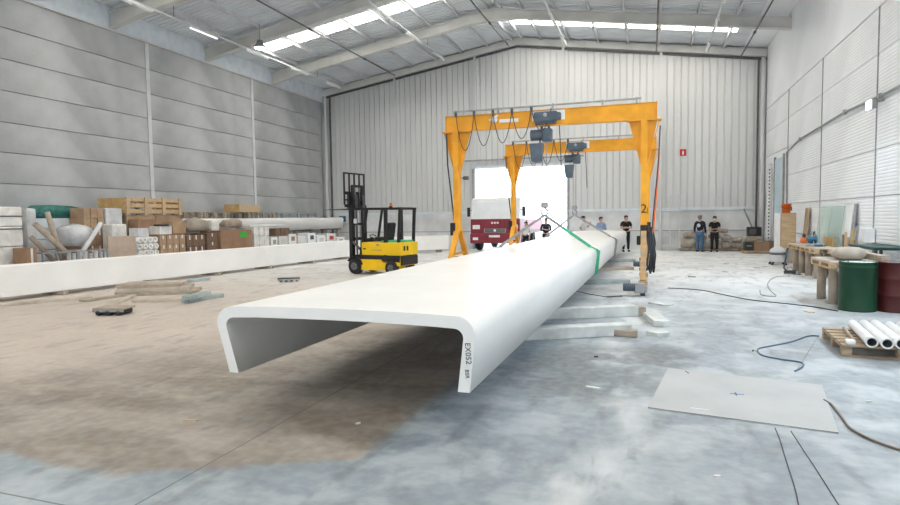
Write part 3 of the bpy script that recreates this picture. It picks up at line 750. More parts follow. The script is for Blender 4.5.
    for z in (3.30, 2.42): B(MB().bb(.96, 1.0, -.56, .56, z, z+.05), 'backrest_rail')
    for sy in (-1, 1):
        B(MB().prism([(1.0, 2.72), (1.045, 2.72), (1.045, 2.16), (2.0, 2.14), (2.0, 2.125), (1.0, 2.10)], 'y', sy*.28-.05, sy*.28+.05), 'fork', 'dark_steel')
    return t
forklift()

# ================================================================== LEFT SIDE
# long white beam lying on its side in front of the stores
A = Vector((-14.35, 7.0)); Bv = Vector((-13.05, 25.6)); ang = math.atan2(-(Bv-A).x, (Bv-A).y); Ln = (Bv-A).length
lb = thing('composite_channel', 'long white channel beam lying on its side before the stored cartons', 'channel beam', (A.x, A.y, 0), ang)
def side_profile(h, d, th, z0):
    return [(0, z0), (0, z0+h), (-.03, z0+h+.02), (-d, z0+h+.02), (-d, z0+h-th+.02), (-th, z0+h-th), (-th, z0+th), (-d, z0+th-.02), (-d, z0-.02), (-.03, z0-.02)]
MB().prism(side_profile(.70, .42, .08, .11), 'y', 0, Ln).build('body', 'composite', lb, world=False)
for k in range(7):
    y = 1.2+2.6*k; p = Vector((A.x, A.y, 0)) + Matrix.Rotation(ang, 3, 'Z') @ Vector((-.2, y, 0))
    tag(MB().box((0, 0, .044), (.75, .14, .088), b=.006).build('timber_bearer', 'oldwood'), 'short timber bearer under the white beam that lies on its side', 'timber', 'timber bearers under the left white beam').location = p
# white beam behind the forklift, near the back wall
q0, q1 = on_y(396, 250, 27.5), on_y(447, 247, 29.5)
bw = thing('composite_channel', 'white beam end standing behind the forklift near the back wall', 'channel beam', (q0.x, 27.5, 0))
ang2 = math.atan2(q1.y-27.5, q1.x-q0.x)
o = MB().prism(side_profile(.70, .5, .08, .16), 'y', -1.5, (q1-q0).xy.length+.1).build('body', 'composite', bw, world=False); o.rotation_euler = (0, 0, ang2-R(90))
for k in range(2): b_ = MB().box((0, 0, .06), (.12, .6, .12)).build('bearer', 'oldwood', bw, world=False); b_.location = ((q1-q0).x*(.2+.6*k), (q1-q0).y*(.2+.6*k)+.25, 0)

def frontbox(x0, y0, x1, y1, X, depth, z0=None):
    """front face on the plane X, spanning the picture columns x0..x1 and rows y0..y1; returns ya, yb, z0, z1"""
    a = on_x(x0, y0, X); b = on_x(x1, y1, X); ztop = on_x((x0+x1)/2, y0, X).z
    zb = on_x((x0+x1)/2, y1, X).z if z0 is None else z0
    return a.y, b.y, zb, ztop
def carton(px4, X, depth, m, label, name='carton', cat='carton', z0=None, tape=True, grid=None, group=None, bev=.015, z1=None):
    ya, yb, zb, zt = frontbox(*px4, X, depth, z0)
    if z1 is not None: zt = z1
    t = thing(name, label, cat, (X-depth/2, (ya+yb)/2, zb), group=group)
    if grid:
        n, k = grid; dy = (yb-ya)/n; dz = (zt-zb)/k
        for i in range(n):
            for j in range(k):
                jt = random.uniform(-.02, .02)
                c = MB().bb(X-depth+jt, X+jt, ya+i*dy+.008, ya+(i+1)*dy-.008, zb+j*dz+(.002 if j else 0), zb+(j+1)*dz-.006, b=bev).build('carton_unit', m, t)
                if tape: MB().bb(X+jt-.01, X+jt+.004, ya+(i+.5)*dy-.03, ya+(i+.5)*dy+.03, zb+(j+.62)*dz, zb+(j+1)*dz-.006).build('tape', 'tape', c)
    else:
        MB().bb(X-depth, X, ya, yb, zb, zt, b=bev).build('box_body', m, t)
        if tape: MB().bb(X-.01, X+.004, (ya+yb)/2-.03, (ya+yb)/2+.03, zb+.55*(zt-zb), zt-.004).build('tape', 'tape', t)
    return t, (ya, yb, zb, zt)

# white film wrapped pallet load at the left edge
ya, yb, zb, zt = frontbox(-34, 206, 25, 268, -16.1, 1.0, .14)
t = thing('wrapped_pallet_load', 'tall white film-wrapped pallet load at the left end of the stores', 'pallet load', (-16.6, (ya+yb)/2, 0))
h3 = (zt-.14)/4
for j in range(4): MB().bb(-17.2, -16.1, ya, yb, .14+j*h3, .14+(j+1)*h3-.015, b=.03).build('wrapped_layer', 'wfilm', t)
MB().bb(-17.2, -16.1, ya, yb, 0, .12).build('pallet_base', 'oldwood', t)
for z in (zt-.28, zt-.62): MB().bb(-16.11, -16.085, ya, yb, z, z+.03).build('strapping', 'cable', t)
carton((26, 208, 39, 255), -16.4, .9, 'film', 'grey film-wrapped load right beside the tall white pallet load', 'wrapped_pallet_load', 'pallet load', 0.0, tape=False, bev=.08)
carton((26, 248, 38, 265), -15.5, .5, 'carton', 'low open brown carton at the foot of the leaning tubes', z0=0.0)
# metal stillage crate holding the leaning cardboard tubes
p0, p1 = on_x(43, 262, -15.4), on_x(62, 262, -15.4); p2 = on_x(108, 262, -15.4)
st = thing('wire_stillage', 'grey metal frame stillage holding leaning cardboard tubes', 'rack', (-15.8, (p0.y+p2.y)/2, 0))
for y in (p0.y, (p0.y+p2.y)/2, p2.y):
    for x in (-15.4, -16.2): MB().bar((x, y, 0), (x, y, 1.02), .04).build('upright', 'grey_steel', st)
for z in (.12, .68, 1.0):
    for x in (-15.4, -16.2): MB().bar((x, p0.y, z), (x, p2.y, z), .035).build('rail', 'grey_steel', st)
    for y in (p0.y, p2.y): MB().bar((-16.2, y, z), (-15.4, y, z), .035).build('rail', 'grey_steel', st)
MB().bb(-16.2, -15.4, p0.y, p2.y, .10, .12).build('base_sheet', 'grey_steel', st)
TL = [((35, 224), (72, 258), .075, 'long film-covered cardboard tube leaning left with a dark open end', 'tube_card'),
      ((47, 212), (62, 258), .07, 'cardboard tube leaning left, highest open end in the stillage', 'tube_card'),
      ((101, 223), (76, 262), .07, 'film-wrapped cardboard tube leaning right over the stillage', 'film'),
      ((31, 237), (55, 262), .065, 'short cardboard tube leaning left beside the white pallet load', 'tube_card')]
for k, (a, b, r_, lab, m) in enumerate(TL):
    X = (-15.66, -15.83, -15.99, -16.11)[k]; P_, Q_ = on_x(*a, X), on_x(*b, X); D = (Q_-P_)
    Q2 = P_+D*((P_.z-.17)/(P_.z-Q_.z))
    t = thing('cardboard_tube', lab, 'tube', Q2, group='tubes leaning in the stillage')
    MB().pipe(P_, Q2, r_, r_-.012, 14).build('tube_wall', m, t)
    MB().cyl(P_+D.normalized()*.10, P_+D.normalized()*.12, r_-.013, 12).build('end_plug', 'dark_steel', t)
ys = [on_x(x, 255, -15.6).y for x in (66, 71.5, 77, 82.5, 88, 93, 98, 103)]
for k, y in enumerate(ys):
    zt = (1.0, .94, 1.02, .97, .9, .96, .93, 1.0)[k]
    tag(MB().cyl((-15.49, y, .125), (-15.49, y, zt), .055, 12).lathe([(.057, zt-.05), (.06, zt-.05), (.06, zt+.01), (.0, zt+.012)], (-15.49, y, 0), 12).build('upright_roll', ('film', 'wfilm')[k % 2]), 'upright pale roll standing in the metal stillage beside the tan board', 'roll', 'upright rolls in the stillage')
# heaps of crumpled film
for k, (c, d, lab) in enumerate([((75, 236), (.9, .9, .7), 'crumpled heap of clear film behind the leaning tubes'), ((195, 226), (.8, 1.1, .5), 'grey-brown bundle of sacks on top of the dark cartons'), ((231, 224), (.6, 1.2, .35), 'brown cloth bundle on top of the big brown carton')]):
    X = (-16.6, -16.6, -16.7)[k]; P_ = on_x(*c, X)
    tag(MB().blob((0, 0, 0), d, 5+k, .22).build('film_heap' if k == 0 else 'sack_bundle', ('film', 'sack', 'tube_card')[k]), lab, ('film', 'sacks', 'sacks')[k]).location = P_
# back row: pale slabs in a long stack that carries tarp, crate and pallets
ya = on_x(26, 215, -17.9).y; yb = on_x(126, 215, -17.9).y
t = thing('slab_stack', 'grey stack of pale boards behind the leaning tubes under the green tarp', 'board stack', (-18.3, (ya+yb)/2, 0))
for j in range(6): MB().bb(-18.9, -17.7, ya, yb, .33*j, .33*j+.31, b=.01).build('board_layer', 'band', t)
zt = 1.97; yt = on_x(84, 212, -18.1).y
tb = tag(MB().tube([(0, ya+.2-8, 0), (0, ya+.3-8, 0), (0.02, ya+.9-8, .01), (0, yt-.5-8, 0), (0, yt-8, 0)], [.10, .2, .22, .21, .12], 14).build('rolled_tarp', 'tarp'), 'dark green rolled tarpaulin on the board stack by the grey wall', 'tarp'); tb.location = (-18.1, 8, zt+.19)
# cartons in the middle
carton((83, 208, 104, 223), -17.05, .6, 'carton2', 'tan cartons stacked on top below the wooden crate', z0=1.62, grid=(3, 2), tape=False)
carton((78, 223, 104, 240), -16.95, .7, 'carton', 'brown cartons in two stacks behind the tan board', z0=0.0, z1=1.61, grid=(3, 3))
carton((105.5, 208, 123, 226), -17.0, .65, 'film', 'grey film-wrapped carton beside the wooden crate', z0=0.0, tape=False, bev=.05)
carton((112, 224, 128, 250), -16.45, .45, 'wfilm', 'whitish film-wrapped parcel under the left end of the crate', z0=0.0, tape=False, bev=.05)
o, _ = carton((108, 236, 137, 268), -15.45, .06, 'tanboard', 'plain tan board panel standing on edge', 'board_panel', 'board', z0=0.0, tape=False, bev=.004)
# white rolls lying crosswise, ends facing out
ya, yb, zb, zt = frontbox(137, 236, 159, 256, -15.9, .9, 0)
r_ = (yb-ya)/8; n = 0; zz = r_
while zz < zt+.02:
    for i in range(4):
        y = ya+r_+i*2*r_
        t = thing('white_roll', 'white roll lying end-on in the stack between tan board and cartons', 'roll', (-16.3, y, zz-r_), group='stack of white rolls')
        MB().pipe((-16.8, y, zz), (-15.9+random.uniform(-.02, .02), y, zz), r_-.003, r_*.35, 16).build('wrap', 'wfilm', t)
        MB().cyl((-16.8, y, zz), (-15.98, y, zz), r_*.36, 10).build('core', 'strap', t)
    zz += 2*r_
topr = zz-r_
carton((138, 228, 149, 236), -16.0, .4, 'film', 'small pale blue-white box on top of the white rolls', 'small_box', 'box', z0=topr+.001, tape=False)
carton((160, 235, 186, 262), -15.9, .9, 'carton2', 'tan cartons stacked right of the white rolls', z0=0.0, grid=(4, 4))
carton((186.5, 235, 206, 262), -15.95, .9, 'carton3', 'dark brown cartons beside the tan cartons', z0=0.0, grid=(3, 3))
_, (_a, _b, _c, ZCOL) = carton((207, 233, 219, 262), -16.0, .8, 'carton3', 'narrow dark brown carton column left of the big brown carton', z0=0.0, grid=(1, 4))
t, (ya, yb, zb, zt) = carton((220.5, 230, 253, 262), -15.95, 1.0, 'carton', 'big brown carton with a bright green label', z0=0.0, tape=False)
MB().bb(-15.96, -15.945, ya+.60*(yb-ya), ya+.82*(yb-ya), zt-.30, zt-.08).build('green_label', 'label_green', t)
MB().bb(-15.96, -15.946, ya, yb, (zb+zt)/2-.01, (zb+zt)/2+.01).build('seam', 'carton3', t)
carton((254, 227, 270, 262), -15.95, .9, 'wfilm', 'clear film-wrapped white column beside the big brown carton', z0=0.0, grid=(3, 4), tape=False, name='wrapped_pallet_load', cat='pallet load')
t, (ya, yb, zb, zt) = carton((160, 226, 172, 235), -16.0, .5, 'wfilm', 'small white box with black flap on the tan cartons', 'small_box', 'box', z0=1.36, tape=False)
MB().box((-16.1, (ya+yb)/2-.1, zt+.03), (.3, .4, .06), b=.02).build('black_flap', 'black', t)
carton((173, 222, 186, 235), -16.3, .5, 'carton2', 'tan carton at the top behind the small white box', z0=1.36, tape=False)
carton((138, 219, 157, 229), -16.5, .4, 'carton', 'flat brown carton just below the wooden crate', z0=topr+.001, tape=False)
carton((211.5, 220, 220, 233), -16.35, .35, 'wfilm', 'small crumpled white bag on the dark cartons', 'white_bag', 'bag', z0=ZCOL+.001, tape=False, bev=.1)
# timber crate on top
ya, yb = on_x(126, 214, -16.9).y, on_x(182, 214, -16.9).y; z0, z1 = 2.10, 2.64
cr = thing('timber_crate', 'pale timber crate with slatted side on top of the stores', 'crate', (-17.5, (ya+yb)/2, z0))
MB().bb(-18.1, -16.95, ya, ya+.03, z0, z1).build('end_board', 'ochre', cr); MB().bb(-18.1, -16.95, yb-.03, yb, z0, z1).build('end_board', 'ochre', cr)
MB().bb(-18.1, -16.95, ya, yb, z0, z0+.04).build('floor_board', 'wood', cr)
for z in (z0+.02, z0+.22, z0+.42):
    for x in (-16.95, -18.1): MB().bb(x-.02, x+.02, ya, yb, z, z+.13).build('side_slat', 'wood', cr)
for k in range(4):
    y = ya+.08+(yb-ya-.16)*k/3
    for x in (-16.90, -18.15): MB().bb(x-.025, x+.025, y-.07, y+.07, z0-.045, z1+.03).build('upright_batten', 'wood', cr)
for j in range(3): MB().bb(-18.1, -16.95, ya+.06+j*.8, ya+.6+j*.8, z1-.03, z1).build('lid_board', 'ochre', cr)
carton((126, 216, 182, 230), -17.0, 1.1, 'carton2', 'row of tan cartons that carries the timber crate', z0=1.41, z1=2.05, grid=(4, 1), tape=False)
carton((126, 230, 182, 262), -17.0, 1.1, 'carton', 'lower row of brown cartons behind the white rolls', z0=0.0, z1=1.40, grid=(4, 2), tape=False)
# long white channel stored on trestles with dark pallets on it
ya, yb = on_x(184, 218, -17.5).y, on_x(345, 218, -17.5).y
t = thing('composite_channel', 'white channel beam stored high on posts along the grey wall', 'channel beam', (-17.9, (ya+yb)/2, 0))
channel('body', channel_profile(-18.7, -18.75, -17.5, -17.55, 1.28, 1.92, .09, .12, .06, 0), ya, min(yb, 31.5), 6, 'composite', t)
for k in range(5):
    y = ya+.5+(min(yb, 31.5)-ya-1)*k/4
    for x in (-18.65, -17.62): MB().bb(x-.06, x+.06, y-.06, y+.06, 0, 1.28).build('trestle_post', 'oldwood', t)
    MB().bb(-18.8, -17.45, y-.06, y+.06, 1.2, 1.28).build('trestle_rail', 'oldwood', t)
def pallet(name, label, cat, loc, lx, ly, h, m, rz=0, group=None, nb=5, nbot=3):
    t = thing(name, label, cat, loc, rz, group); B = lambda mb, nm: mb.build(nm, m, t, world=False)
    for i in range(nb): y = -ly/2+.06+(ly-.12)*i/(nb-1); B(MB().box((0, y, h-.011), (lx, min(.14, ly/nb*.8), .022)), 'deck_board')
    for i in range(3):
        x = -lx/2+.05+(lx-.1)*i/2
        B(MB().box((x, 0, h-.033), (.10, ly, .022)), 'stringer_board')
        for j in range(3): B(MB().box((x, -ly/2+.06+(ly-.12)*j/2, (h-.044+.022)/2), (.10, .12, h-.066)), 'block')
    for j in range(nbot): B(MB().box((0, -ly/2+.06+(ly-.12)*j/(nbot-1), .011), (lx, .10, .022)), 'bottom_board')
    return t
px_span = [(184, 203), (204, 226), (228, 250), (252, 275), (277, 318)]
for k, (a, b) in enumerate(px_span):
    y0_, y1_ = on_x(a, 212, -17.6).y, on_x(b, 212, -17.6).y
    pallet('wooden_pallet', ('first', 'second', 'third', 'fourth', 'last')[k]+' of five dark pallets on the high white beam counted from the timber crate', 'pallet', (-18.15, (y0_+y1_)/2, 1.925), 1.1, (y1_-y0_)*.97, .26, 'bluestone' if k == 4 else 'oldwood', group='pallets on the high white beam')
# plywood box tipped on the pallets
y0_ = on_x(231, 210, -17.4).y; y1_ = on_x(268, 210, -17.4).y
t = thing('plywood_box', 'long tan plywood box lying on the dark pallets', 'box', (-17.8, (y0_+y1_)/2, 2.19))
o = MB().bb(-.35, .35, -1.15, 1.15, 0, .34, b=.006).build('box_body', 'wood', t, world=False); o.rotation_euler = (0, 0, R(14))
MB().box((0, -1.155, .17), (.68, .012, .32)).build('end_panel', 'ochre', o, world=False)
# white shelf board and small things below the high beam
y0_, y1_ = on_x(240, 221, -16.6).y, on_x(275, 221, -16.6).y
tag(MB().bb(-.45, .45, 0, y1_-y0_, 0, .05, b=.005).build('shelf_board', 'white_paint'), 'white board lying across the film-wrapped column', 'board').location = (-16.55, y0_, on_x(262, 226.5, -16.0).z+.02)
carton((276, 228, 290, 235.5), -16.1, .4, 'carton3', 'small dark brown slatted box right of the film-wrapped column', 'small_box', 'box', grid=(3, 1), tape=False)
rn = random.Random(3); x = 271; k = 0
adj = ['tall white box beside the film-wrapped column', 'low white box below the dark slatted box', 'white box with grey side under the high beam', 'white carton third from the forklift', 'small grey-white box among white cartons', 'square white box near the corner pipes', 'white parcel with a red spot before the corner', 'last white box before the forklift mast']
for k in range(8):
    wpx = (8, 10, 9, 10, 9, 10, 10, 9)[k]; top = (237, 236.3, 234, 236, 233, 235.5, 233.5, 237)[k]
    t, (ya, yb, zb, zt) = carton((x, top, x+wpx-.8, 262), -16.05, .6, ('white_paint', 'wfilm', 'white_paint', 'wfilm', 'bandr', 'white_paint', 'wfilm', 'white_paint')[k], adj[k], 'white_box', 'box', z0=0.0, tape=False)
    MB().bb(-16.07, -16.045, ya+.3*(yb-ya), ya+.75*(yb-ya), zt-.32, zt-.12).build('label', ('strap', 'clad', 'carton', 'band', 'dark_steel', 'clad', 'red_sign', 'strap')[k], t)
    x += wpx
# loose boards on the floor in front of the left beam
def plank(p, q, wd, th, m, label, z=0.0, group='loose planks on the floor'):
    P_, Q_ = on_z(*p, z), on_z(*q, z); d = Q_-P_; o = MB().box((0, 0, th/2), (d.length, wd, th), b=.006).build('plank', m)
    o.location = ((P_.x+Q_.x)/2, (P_.y+Q_.y)/2, z+.001); o.rotation_euler = (0, 0, math.atan2(d.y, d.x)); return tag(o, label, 'plank', group)
plank((100, 311), (133, 297), .16, .06, 'paleplank', 'short pale plank pointing at the camera, on the dark trolley')
plank((0, 306), (92, 298), .3, .06, 'paleplank', 'long pale plank at the far left of the floor boards')
plank((82, 302), (126, 296), .22, .05, 'tube_card', 'tan plank just behind the dark trolley')
plank((134, 302), (180, 301), .22, .06, 'paleplank', 'pale plank on the floor between the trolley and the blue-grey batten')
P_, Q_ = on_z(114, 297), on_z(196, 294); d_ = Q_-P_; nrm = Vector((-d_.y, d_.x, 0)).normalized()
for k in range(6):
    wd = (.30, .34)[k % 2]; lv, row = k//2, k % 2
    o = MB().box((0, 0, .045), (d_.length*(1-.10*lv-.04*row), .40, .085), b=.008).build('plank', ('oldwood', 'tube_card', 'paleplank', 'oldwood', 'tube_card', 'paleplank')[k])
    o.location = (P_+Q_)/2+nrm*(.22+.46*row+.03*lv)+Vector((-.12*lv, 0, .088*lv+.001)); o.rotation_euler = (0, 0, math.atan2(d_.y, d_.x)+R((-.5, .5, .6, -.4, -.6, .5)[k]))
    tag(o, ('bottom', 'middle', 'top')[lv]+(' front' if row == 0 else ' rear')+' wide brown board in the floor stack before the left beam', 'plank', 'loose planks on the floor')
plank((184, 303), (221, 297), .20, .09, 'bluestone', 'blue-grey batten at the front right of the floor boards')
plank((186, 300), (207, 295), .20, .09, 'bluestone', 'short blue-grey batten lying on the front batten', .092)
plank((176, 284), (207, 280), .26, .09, 'bluestone', 'blue-grey batten along the back of the floor boards', .0)
# small dark trolley below the short plank
P_ = on_z(110, 315)
t = thing('hand_dolly', 'small dark roller dolly on the floor at left', 'dolly', (P_.x, P_.y+.1, 0), R(15))
MB().box((0, 0, .13), (.62, .40, .04), b=.01).build('deck', 'oldwood', t, world=False)
for x in (-.2, 0, .2): MB().cyl((x, -.2, .055), (x, .2, .055), .052, 14).build('roller', 'black', t, world=False)
MB().bb(-.31, .31, -.2, -.18, .07, .12).build('side_rail', 'strap', t, world=False)
P_ = on_z(287, 282)
t = thing('roller_skate', 'small black roller skate dolly alone on the floor before the forklift', 'dolly', (P_.x, P_.y+.1, 0), R(30))
MB().box((0, 0, .10), (.62, .22, .03), b=.01).build('deck', 'black', t, world=False)
for x in (-.22, -.07, .08, .23): MB().cyl((x, -.11, .045), (x, .11, .045), .043, 12).build('roller', 'dark_steel', t, world=False)
MB().bb(-.31, .31, -.12, -.10, .05, .09).build('side_rail', 'grey_steel', t, world=False)
# electric box on the back wall near the corner
P_ = on_y(346, 219, YB-.1)
t = thing('wall_cabinet', 'blue-grey electrical cabinet on the back wall behind the forklift mast', 'cabinet', (P_.x, YB, P_.z))
MB().bb(P_.x-.5, P_.x+.3, YB-.2, YB-.005, P_.z-.3, P_.z+.25, b=.02).build('cabinet_body', 'clad', t); MB().bb(P_.x-.4, P_.x+.05, YB-.21, YB-.195, P_.z-.18, P_.z+.18).build('cabinet_window', 'blue', t)

# ================================================================== FLOOR UNDER THE CRANE: SLEEPERS
def sleeper(p, q, z, h, dpt, m, label, group='sleepers beside the channel', end=False):
    P_, Q_ = on_z(*p, z+h), on_z(*q, z+h); d = Q_-P_
    t = thing('concrete_sleeper', label, 'sleeper', ((P_.x+Q_.x)/2, (P_.y+Q_.y)/2, z), math.atan2(d.y, d.x), group)
    MB().box((0, 0, h/2), (d.length, dpt, h), b=.015).build('beam_body', m, t, world=False)
    if end: MB().box((d.length/2+.07, 0, h*.45), (.16, dpt*.9, h*.8), b=.01).build('end_block', 'oldwood', t, world=False)
    return t
M['sleeper'] = mat('pale_concrete_sleeper', (.58, .60, .59), .75, .12, 4)
sleeper((520, 309), (636, 305), 0, .19, .22, 'sleeper', 'pale sleeper beam just in front of the crane motor', end=True)
sleeper((500, 329), (628, 323), 0, .17, .24, 'sleeper', 'pale sleeper beam nearest the camera right of the channel')
sleeper((560, 281), (628, 279), 0, .10, .30, 'bluestone', 'thin blue-grey sleeper beyond the crane motor')
sleeper((575, 268), (632, 266.5), 0, .10, .30, 'tube_card', 'thin brownish sleeper under the far part of the channel')
sleeper((585, 260), (634, 259), 0, .10, .35, 'bluestone', 'thin blue-grey sleeper farthest along the channel')
P_ = on_z(634, 337)
t = thing('timber_block', 'short brown timber block under the nearest sleeper end', 'block', (P_.x-.12, P_.y+.05, 0))
MB().box((0, 0, .05), (.34, .18, .10), b=.01).build('block_body', 'oldwood', t, world=False); MB().box((0, -.092, .05), (.28, .006, .07)).build('end_grain', 'tube_card', t, world=False)
for k, (a, b, lab) in enumerate([((647, 317), (660, 327), 'pale offcut slab lying diagonally at the sleeper ends'), ((648, 334), (664, 337), 'small pale slab at the right end of the sleepers'), ((650, 303), (668, 306), 'thin white slab on the floor beside the crane motor')]):
    P_, Q_ = on_z(*a), on_z(*b); d = Q_-P_
    o = MB().prism([(-d.length/2, -.12), (d.length/2-.08, -.13), (d.length/2, 0), (d.length/2-.05, .12), (-d.length/2+.05, .13)], 'z', 0, .09-.03*k).build('stone_offcut', 'sleeper')
    o.location = ((P_.x+Q_.x)/2+.05, (P_.y+Q_.y)/2, .001); o.rotation_euler = (0, 0, math.atan2(d.y, d.x)); tag(o, lab, 'offcut')
MB_ = MB().tube([on_z(560, 296), on_z(575, 291), on_z(590, 294.5), on_z(606, 297), on_z(622, 296, .1)], .015, 6)
tag(MB_.build('motor_cable', 'cable'), 'thin dark cable from the crane motor to the channel', 'cable')

# ================================================================== RIGHT SIDE
def drum(px, py, m, lidm, label, rings, name='steel_drum'):
    P_ = on_z(px, py); c = Vector((P_.x, P_.y+.29, 0))
    t = thing(name, label, 'drum', c, group='steel drums'); H_, r_ = .90, .292
    prof = [(0, .02), (r_-.02, .02), (r_-.01, 0), (r_+.006, 0), (r_+.006, .02), (r_, .03)]
    for z in rings: prof += [(r_, z-.03), (r_+.010, z-.012), (r_+.010, z+.012), (r_, z+.03)]
    prof += [(r_, H_-.03), (r_+.008, H_-.02), (r_+.008, H_), (r_-.012, H_), (r_-.014, H_-.02)]
    MB().lathe(prof, (0, 0, 0), 40).build('drum_shell', m, t, world=False)
    MB().lathe([(r_-.012, H_-.015), (r_-.03, H_-.010), (0, H_-.008)], (0, 0, 0), 32).build('drum_lid', lidm, t, world=False)
    for a, rr in ((.8, .03), (3.6, .018)): MB().cyl((.2*math.cos(a), .2*math.sin(a), H_-.012), (.2*math.cos(a), .2*math.sin(a), H_+.012), rr, 12).build('bung', 'grey_steel', t, world=False)
    return t
drum(862, 312.5, 'green_drum', 'lid', 'green steel drum with a pale lid beside the pallet table', [.80])
drum(902, 313.5, 'red_drum', 'dark_steel', 'dark red ribbed steel drum at the right edge', [.30, .60])

# pallet with white pipes
M['palletwood'] = mat('pallet_wood', (.40, .30, .21), .8, .2, 5, stretch=(1, 5, 5))
c0 = on_z(842.4, 356.5); c1 = on_z(821, 336.5)
dirv = (c1-c0).xy; rz_ = math.atan2(dirv.y, dirv.x)-R(90)
ctr = Vector((c0.x, c0.y, 0)) + Matrix.Rotation(rz_, 3, 'Z') @ Vector((.62, .62, 0))
pallet('wooden_pallet', 'brown wooden pallet with white pipes on the floor at right', 'pallet', ctr, 1.24, 1.24, .15, 'palletwood', rz_, nb=6)
rotp = Matrix.Rotation(rz_, 3, 'Z')
labs = ['white pipe on the pallet, leftmost of the row', 'white pipe second from the left on the pallet', 'white pipe in the middle of the pallet row', 'white pipe second from the right on the pallet', 'white pipe at the right end of the pallet row']
for k in range(5):
    a = ctr+rotp @ Vector((-.34+.15*k, -.72-.03*(k % 2), .151+.067)); b = ctr+rotp @ Vector((-.25+.145*k, .62+.05*(k % 3), .151+.067))
    t = thing('white_pipe', labs[k], 'pipe', a, group='white pipes on the pallet')
    MB().pipe(a, b, .061, .050, 20).build('pipe_wall', 'pipe_white', t)
    MB().pipe(a-(b-a).normalized()*.001, a+(b-a).normalized()*.09, .066, .0605, 20).build('socket', 'pipe_white', t)
    MB().pipe(a+(b-a)*.004, b-(b-a)*.004, .0498, .047, 16).build('inner_shade', 'dark_steel', t)  # dark sleeve paints the shade inside the white pipe
    if k == 0: MB().cyl(a+(b-a)*.9, a+(b-a)*.92, .049, 12).build('shade_disc', 'dark_steel', t)  # dark disc in place of the shade deep in the pipe
a = ctr+rotp @ Vector((-.47, -.55, .176)); b = ctr+rotp @ Vector((-.38, .50, .176))
tag(MB().pipe(a, b, .022, .016, 12).build('thin_rod', 'tube_card'), 'thin brownish rod lying beside the white pipes on the pallet', 'rod')
t = tag(MB().box((0, 0, .03), (.10, .12, .055), b=.02).build('pipe_fitting', 'pipe_white'), 'small white pipe fitting at the pallet front edge', 'fitting'); t.location = ctr+rotp @ Vector((-.53, -.56, .151))

# tables: pallets on cardboard tube legs
def table_at(x0, y0, y1, wd, z, legs, label):
    t = thing('pallet_table', label, 'table', (x0, y0, 0), 0); B = lambda mb, nm, m='wood', par=t: mb.build(nm, m, par, world=False)
    L_ = y1-y0; n = max(5, int(L_/.17))
    for k in range(n): B(MB().box((wd/2, (k+.5)*L_/n, z-.011), (wd, L_/n*.78, .022)), 'deck_board', 'paleplank')
    nb = max(3, int(L_/.55)+1)
    for x in (.05, wd/2, wd-.05):
        B(MB().box((x, L_/2, z-.033), (.10, L_, .022)), 'stringer_board')
        for k in range(nb): B(MB().box((x, .06+(L_-.12)*k/(nb-1), z-.085), (.10, .14, .08)), 'block')
        B(MB().box((x, L_/2, z-.135), (.10, L_, .02)), 'bottom_board')
    for (lx, ly) in legs: B(MB().pipe((lx, ly-y0, 0), (lx, ly-y0, z-.146), .085, .07, 16), 'tube_leg', 'tube_card')
    return t
T1Z, T2Z = .84, .86
table_at(4.22, 18.2, 21.6, .70, T1Z, [(.12, 18.5), (.12, 19.4), (.12, 20.2), (.12, 21.0), (.58, 18.5), (.58, 19.4), (.58, 20.2), (.58, 21.0)], 'long pallet table on cardboard tube legs with a blue saw')
table_at(3.28, 13.05, 14.5, 1.0, T2Z, [(.14, 13.35), (.14, 14.2), (.82, 13.3), (.82, 14.2)], 'short pallet table on cardboard tube legs behind the green drum')
# blue mitre saw
P_ = on_x(816, 242, 4.55); sw = thing('mitre_saw', 'blue mitre saw with round base on the long pallet table', 'saw', (4.55, P_.y, T1Z+.001), R(90))
B = lambda mb, nm, m, par=None: mb.build(nm, m, par or sw, world=False)
B(MB().lathe([(0, 0), (.26, 0), (.26, .05), (.22, .07), (0, .07)], (0, 0, 0), 24), 'turntable', 'grey_steel'); B(MB().box((0, 0, .03), (.6, .22, .05), b=.01), 'base', 'blue')
B(MB().lathe([(0, -.03), (.12, -.03), (.13, 0), (.12, .03), (0, .03)], (-.02, .02, .20), 24, 'y'), 'blade_guard', 'blue'); B(MB().cyl((-.02, .05, .21), (-.02, .24, .22), .06, 14), 'motor', 'blue'); B(MB().tube([(.1, 0, .34), (.22, 0, .42), (.3, 0, .36), (.26, 0, .28)], .018, 8), 'handle', 'black'); B(MB().box((.18, .1, .16), (.2, .1, .2), b=.03), 'arm', 'blue')
tag(MB().box((0, 0, .13), (.04, .9, .26), b=.004).build('back_board', 'ochre'), 'ochre board standing on the table behind the blue saw', 'board').location = (4.88, P_.y+.1, T1Z+.001)
# tall carton with the orange bucket
Yc = 24.1
a, b = on_y(777.5, 213, Yc), on_y(796.5, 213, Yc)
t = thing('tall_carton', 'tall tan board box standing near the right wall below the orange bucket', 'box', ((a.x+b.x)/2, Yc+.3, 0))
MB().bb(a.x+.10, b.x, Yc, Yc+.55, 0, a.z, b=.006).build('box_body', 'carton2', t); MB().bb(a.x, a.x+.098, Yc-.01, Yc+.55, 0, a.z).build('white_edge', 'white_paint', t); MB().bb(a.x+.13, b.x-.02, Yc-.006, Yc+.0, .1, a.z-.03).build('front_board', 'wood', t)
bk = thing('bucket', 'bright orange bucket on the tall tan box', 'bucket', ((a.x+b.x)/2+.03, Yc+.28, a.z+.001))
MB().lathe([(0, 0), (.13, 0), (.155, .30), (.17, .30), (.17, .33), (.15, .33), (.125, .02), (0, .02)], (0, 0, 0), 24).build('bucket_shell', 'orange', bk, world=False)
